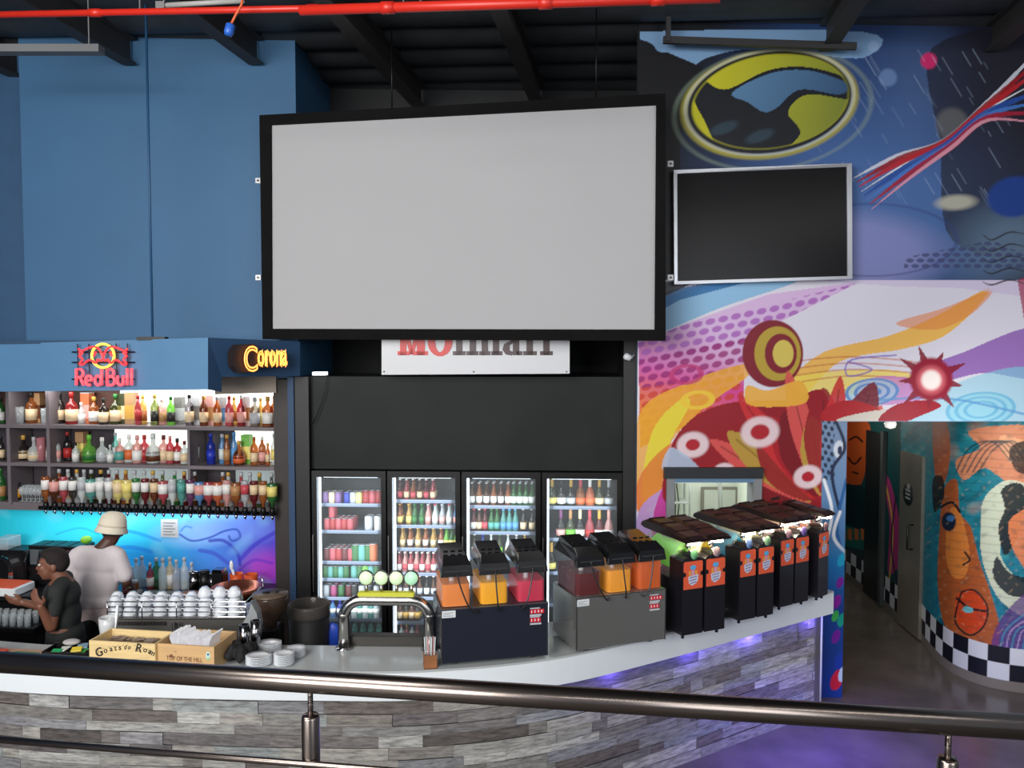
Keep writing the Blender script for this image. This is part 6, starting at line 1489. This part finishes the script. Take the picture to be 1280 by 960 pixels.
# --- man: back to the camera, white bucket hat and T-shirt
mx, my = at(126, 720, 7.2).x, 7.12
pm = T('person', 'person in white bucket hat and white T-shirt, back turned, working at the back counter', 'person', (mx, my, 0))
hx = at(142, 662, 7.2).x-mx
Lh = [(-.3, .3, .97)]; 
body = [('t', [(-.1, 0, .92), (-.11, .01, .5), (-.12, .0, .1)], [.1, .07, .05]), ('t', [(.1, 0, .92), (.11, .01, .5), (.12, 0, .1)], [.1, .07, .05]),
        ('e', (-.12, .06, .05), (.05, .13, .045)), ('e', (.12, .06, .05), (.05, .13, .045)),
        ('e', (0, 0, .95), (.17, .12, .14)), ('e', (0, 0, 1.12), (.155, .11, .18)), ('e', (.02, .0, 1.35), (.18, .115, .17)), ('t', [(.04, .0, 1.46), (hx, .04, 1.57)], [.07, .06]),
        ('e', (hx, .06, 1.64), (.078, .098, .11)), ('e', (hx+.03, .15, 1.6), (.03, .03, .04)), ('e', (hx+.078, .06, 1.63), (.012, .02, .03)), ('e', (hx-.078, .06, 1.63), (.012, .02, .03)),
        ('t', [(.2, .0, 1.42), (.255, .03, 1.18), (.24, .22, 1.0)], [.06, .045, .032]), ('t', [(-.17, .0, 1.42), (-.27, .06, 1.2), (-.25, .26, 1.03)], [.06, .045, .032])]
body += hand((.24, .22, 1.0), (-.1, 1, -.15), (-1, 0, 0), .5)+hand((-.25, .26, 1.03), (.1, 1, -.15), (1, 0, 0), .5)
blob('body', body, Msk2, .008, pm)
shirt = [('e', (.01, 0, 1.2), (.19, .135, .24)), ('e', (.02, 0, 1.37), (.21, .13, .15)), ('e', (.0, 0, 1.02), (.19, .14, .1)), ('t', [(-.13, 0, 1.45), (.17, 0, 1.45)], [.07, .07]), ('t', [(.19, 0, 1.42), (.245, .02, 1.25)], [.082, .075]), ('t', [(-.16, 0, 1.42), (-.25, .035, 1.26)], [.082, .075])]
blob('t_shirt', shirt, mat('white_cotton', (222, 212, 214), .85, bump=.5, nscale=5), .011, pm)
blob('apron_waist', [('e', (-.01, 0, .94), (.175, .135, .1)), ('t', [(-.12, -.02, .9), (.1, -.02, .88)], [.115, .115])], mat('pinkish_cloth', (206, 186, 184), .85, bump=.5, nscale=8), .011, pm)
blob('trousers', [('e', (0, 0, .86), (.185, .14, .1)), ('t', [(-.1, 0, .85), (-.11, .01, .5), (-.12, 0, .12)], [.115, .085, .075]), ('t', [(.1, 0, .85), (.11, .01, .5), (.12, 0, .12)], [.115, .085, .075])], mat('black_trousers', (26, 26, 30), .8), .012, pm)
b = MB(); Mh = Matrix.Translation((hx, .05, 1.66))@Mrot('Y', .14)@Mrot('X', -.12)@Matrix.Translation((0, 0, -1.66))
b.lathe([(.138, 1.63), (.14, 1.635), (.122, 1.68), (.112, 1.74), (.095, 1.785), (.055, 1.81), (1e-4, 1.815)], m=mat('hat_cream', (232, 222, 200), .85), n=28, M=Mh); b.lathe([(.134, 1.628), (.112, 1.68)], m=mat('hat_cream'), n=28, M=Mh)
hat = b.build('bucket_hat', parent=pm)
b = MB(); b.lathe([(.123, 1.684), (.119, 1.7)], m=mat('hat_band', (214, 202, 180), .85), n=28, M=Mh); b.build('hat_band', parent=hat)
blob('hair', [('e', (hx, .045, 1.645), (.086, .09, .075))], mat('black_hair', (20, 17, 16), .8), .01, pm)
# --- woman: dark T-shirt, facing left, hands raised in front
wy = 6.55; wx = at(76, 760, wy).x
def wp(px, py, dy=0): q = at(px, py, wy+dy); return (q.x-wx, dy, q.z)
pw = T('person', 'person in black T-shirt facing left with raised hands, short dark hair', 'person', (wx, wy, 0), R(22))
hc = Vector(wp(66, 706)); hdx = -1
body = [('t', [(.02, -.09, .9), (.03, -.1, .5), (.03, -.1, .1)], [.09, .065, .045]), ('t', [(.02, .09, .9), (.03, .1, .5), (.03, .1, .1)], [.09, .065, .045]), ('e', (-.03, -.1, .05), (.12, .045, .045)), ('e', (-.03, .1, .05), (.12, .045, .045)),
        ('e', (.02, 0, .95), (.125, .165, .15)), ('e', (.01, 0, 1.12), (.11, .14, .16)), ('e', (.01, 0, 1.27), (.125, .165, .13)), ('t', [(.03, 0, 1.35), tuple(hc+Vector((.03, 0, -.06)))], [.065, .056]),
        ('e', hc+Vector((.015, 0, .03)), (.098, .08, .105)), ('e', hc+Vector((-.03, 0, -.03)), (.068, .062, .085)), ('e', hc+Vector((-.05, 0, -.085)), (.03, .035, .03)),
        ('e', hc+Vector((-.098, 0, -.012)), (.02, .016, .02)), ('t', [hc+Vector((-.082, 0, .035)), hc+Vector((-.1, 0, -.01))], [.012, .014]), ('t', [hc+Vector((-.07, -.04, .045)), hc+Vector((-.082, -.015, .047))], [.011, .01]), ('t', [hc+Vector((-.07, .04, .045)), hc+Vector((-.082, .015, .047))], [.011, .01]),
        ('t', [hc+Vector((-.085, -.022, -.05)), hc+Vector((-.094, 0, -.048)), hc+Vector((-.085, .022, -.05))], [.009, .011, .009]), ('e', hc+Vector((.022, -.08, -.005)), (.022, .012, .032)), ('e', hc+Vector((.022, .08, -.005)), (.022, .012, .032)),
        ('e', hc+Vector((-.06, -.035, -.01)), (.03, .025, .03)), ('e', hc+Vector((-.06, .035, -.01)), (.03, .025, .03))]
el = Vector(wp(52, 783, -.2)); hd = Vector(wp(36, 757, -.26)); sh_ = Vector((-.0, -.17, 1.33))
body += [('t', [sh_, el], [.058, .046]), ('t', [el, hd], [.046, .03])]+hand(hd, (-.45, -.1, 1), (.8, -.5, .3), .6)
el2 = Vector((-.06, .24, 1.05)); hd2 = Vector((-.3, .2, 1.16)); body += [('t', [(0, .17, 1.33), el2], [.058, .046]), ('t', [el2, hd2], [.044, .03])]+hand(hd2, (-1, -.1, .35), (0, -.3, 1), .6)
pbody = blob('body', body, Msk1, .0075, pw, 4)
b = MB()
for s in (-1, 1): b.ell(hc+Vector((-.083, .03*s, .022)), (.011, .015, .009), m=mat('eye_white', (220, 214, 206), .3), n=12, k=8); b.ell(hc+Vector((-.093, .029*s, .022)), (.004, .007, .007), m=mat('eye_dark', (30, 20, 16), .3), n=10, k=6)
b.build('eyes', parent=pw)
b = MB(); b.tube([hc+Vector((-.094, -.024, -.052)), hc+Vector((-.104, 0, -.052)), hc+Vector((-.094, .024, -.052))], .0045, m=mat('lips', (110, 56, 50), .4), n=8); b.build('lips', parent=pw)
blob('hair', [('e', hc+Vector((.03, 0, .05)), (.1, .088, .095)), ('e', hc+Vector((.06, 0, .02)), (.075, .084, .085)), ('e', hc+Vector((.0, 0, .1)), (.08, .07, .05))], mat('dark_hair', (30, 22, 20), .85, bump=.6, nscale=40), .009, pw)
blob('t_shirt', [('e', (.01, 0, 1.25), (.145, .185, .14)), ('e', (.02, 0, 1.08), (.135, .165, .2)), ('e', (.03, 0, .92), (.15, .185, .12)), ('t', [(.02, -.14, 1.35), (.02, .14, 1.35)], [.065, .065]), ('t', [sh_, sh_*.42+el*.58], [.07, .062]), ('t', [(0, .17, 1.33), Vector((0, .17, 1.33))*.45+el2*.55], [.07, .062])], mat('black_cotton', (36, 40, 38), .85, bump=.5, nscale=6), .011, pw)
blob('trousers', [('e', (.03, 0, .86), (.155, .19, .1)), ('t', [(.02, -.09, .85), (.03, -.1, .5), (.03, -.1, .12)], [.11, .08, .07]), ('t', [(.02, .09, .85), (.03, .1, .5), (.03, .1, .12)], [.11, .08, .07])], mat('black_trousers'), .012, pw)

blob('cloth_folds', CLOTH[1], mat('black_cloth', (16, 16, 18), .8, bump=1, nscale=18), .01, CLOTH[0])
# ============================================================ RAILING
Msr = mat('satin_steel_rail', (128, 118, 112), .24, metal=1)
rl = T('handrail', 'brushed steel handrail tube crossing the whole foreground', 'railing', (0, 1.78, 1.55))
q0 = Vector(at(0, 834, 1.95)); q1 = Vector(at(1280, 919, 1.61)); q0.z = q1.z = 2.52; dr = q1-q0
b = MB(); b.tube([q0-dr*.35, q1+dr*.35], .0255, m=Msr, n=32); b.build('top_rail', parent=rl, world=True)
def railpt(px, off=0):
    best = None
    for k in range(-300, 1300):
        p = q0+dr*(k/1000); e = abs(proj(p)[0]-px)
        if best is None or e < best[0]: best = (e, p)
    return best[1]
for px in (388, 1186):
    p = railpt(px)
    b = MB(); b.tube([(p.x, p.y, 2.47), (p.x, p.y, 2.5)], .0065, m=Msr, n=12); b.tube([(p.x, p.y, 2.42), (p.x, p.y, 2.5)], .0065, m=Msr, n=12); b.build('rail_pin', parent=rl, world=True)
    zt4 = atz(0, 0, 2).z and (H-(902-434)/1000*p.y if px < 600 else H-(958-434)/1000*p.y)
    b = MB(); b.lathe([(.021, 0), (.021, zt4-1.55-.006), (.018, zt4-1.55), (1e-4, zt4-1.55)], c=(p.x, p.y, 1.55), m=Msr, n=24); b.build('post', parent=rl, world=True)
    b = MB(); b.lathe([(.045, 0), (.045, .008), (.022, .012)], c=(p.x, p.y, 1.55), m=Msr, n=20); b.build('base_flange', parent=rl, world=True)
for z in (2.336, 2.12, 1.9):
    b = MB(); a0 = q0.copy(); a1 = q1.copy(); a0.z = a1.z = z; off = Vector((0, -.024, 0)); b.tube([a0-dr*.35+off, a1+dr*.35+off], .008, m=Msr, n=14); b.build('mid_rail', parent=rl, world=True)

# ============================================================ LIGHT
def area(name, loc, tgt, sx_, sy_, e, c=(1, 1, 1)):
    l = bpy.data.lights.new(name, 'AREA'); l.shape = 'RECTANGLE'; l.size = sx_; l.size_y = sy_; l.energy = e; l.color = c
    o = bpy.data.objects.new(name, l); COL.objects.link(o); o.location = loc
    o.rotation_euler = (Vector(tgt)-Vector(loc)).to_track_quat('-Z', 'Y').to_euler(); return o
def point(name, loc, e, c=(1, 1, 1), r=.05):
    l = bpy.data.lights.new(name, 'POINT'); l.energy = e; l.color = c; l.shadow_soft_size = r
    o = bpy.data.objects.new(name, l); COL.objects.link(o); o.location = loc; return o
area('added_daylight', (-4.5, -3.5, 4.2), (-1.2, 6, 1.6), 6, 3, 800, (1, .98, .96))  # added area lamp for daylight from behind the camera; no window is built
area('added_counter_fill', (-3.0, .8, 5.6), (-1.2, 5.6, .9), 3, 1.5, 150, (1, .99, .97))  # added lamp out of view, brightens the counter and plank front
area('added_daylight', (3.5, -3, 4.0), (2.6, 7, 2.2), 3, 2.5, 130, (.95, .97, 1))  # second added lamp, unseen, brightens the mural side; no window there
area('added_rail_streak', (3.5, -1.5, 5.6), (1.0, 2.0, 2.5), 9, .22, 70, (1, .98, .95))  # added strip lamp out of view, put in for a bright streak on the handrail
area('hatch_light', ((hx0+hx1)/2, 8.1, hz1+.18), ((hx0+hx1)/2, 8.12, 1), .8, .6, 14, (1, 1, .95))
p = onbar(200, 2.9, -.12); area('shelf_light', (p.x, p.y, p.z), (p.x, p.y+.05, 1), 3.0, .1, 16, (1, 1, .97))
p = onbar(200, 1.62, -.1); area('splashback_light', (p.x, p.y, p.z), (p.x, p.y-.05, 0), 3.0, .08, 7, (.8, .9, 1))
for (i, s_) in ((52, .0), (58, 0), (64, 0), (70, 0)):
    q = offs(CC, .09)[i]; point('counter_led', (q[0], q[1]-.02, .9), 1.6, (.18, .12, 1), .03)
area('violet_floor_light', (2.35, 6.35, .88), (2.75, 5.7, 0), 1.3, .08, 42, (.16, .1, 1))
for px, Y in ((870, 5.95), (935, 6.25), (990, 6.6)):
    q = at(px, 672, Y); point('slush_lamp', (q.x-.02, q.y-.02, 1.83), 1.5, (1, .85, .6), .03)
point('added_passage_fill', (4.0, 10.3, 2.4), 16, (1, .9, .8), .1)  # added lamp with no fitting, brightens the dark far end
area('graffiti_light', (4.0, 6.2, 2.5), (4.9, 7.6, 1.3), .6, .6, 14, (1, .97, .9))
# ============================================================ WORLD, CAMERA
w = bpy.data.worlds.new('world'); scn.world = w; w.use_nodes = True
w.node_tree.nodes['Background'].inputs[0].default_value = (.75, .85, 1, 1); w.node_tree.nodes['Background'].inputs[1].default_value = .28
cd = bpy.data.cameras.new('camera'); cd.sensor_width = 36; cd.lens = 28.125; cd.clip_start = .05; cd.clip_end = 100
co = bpy.data.objects.new('camera', cd); COL.objects.link(co); co.location = (0, 0, H); co.rotation_euler = (PI/2-TH, 0, 0); scn.camera = co
scn.view_settings.view_transform = 'Standard'; scn.view_settings.look = 'None'; scn.view_settings.exposure = 0
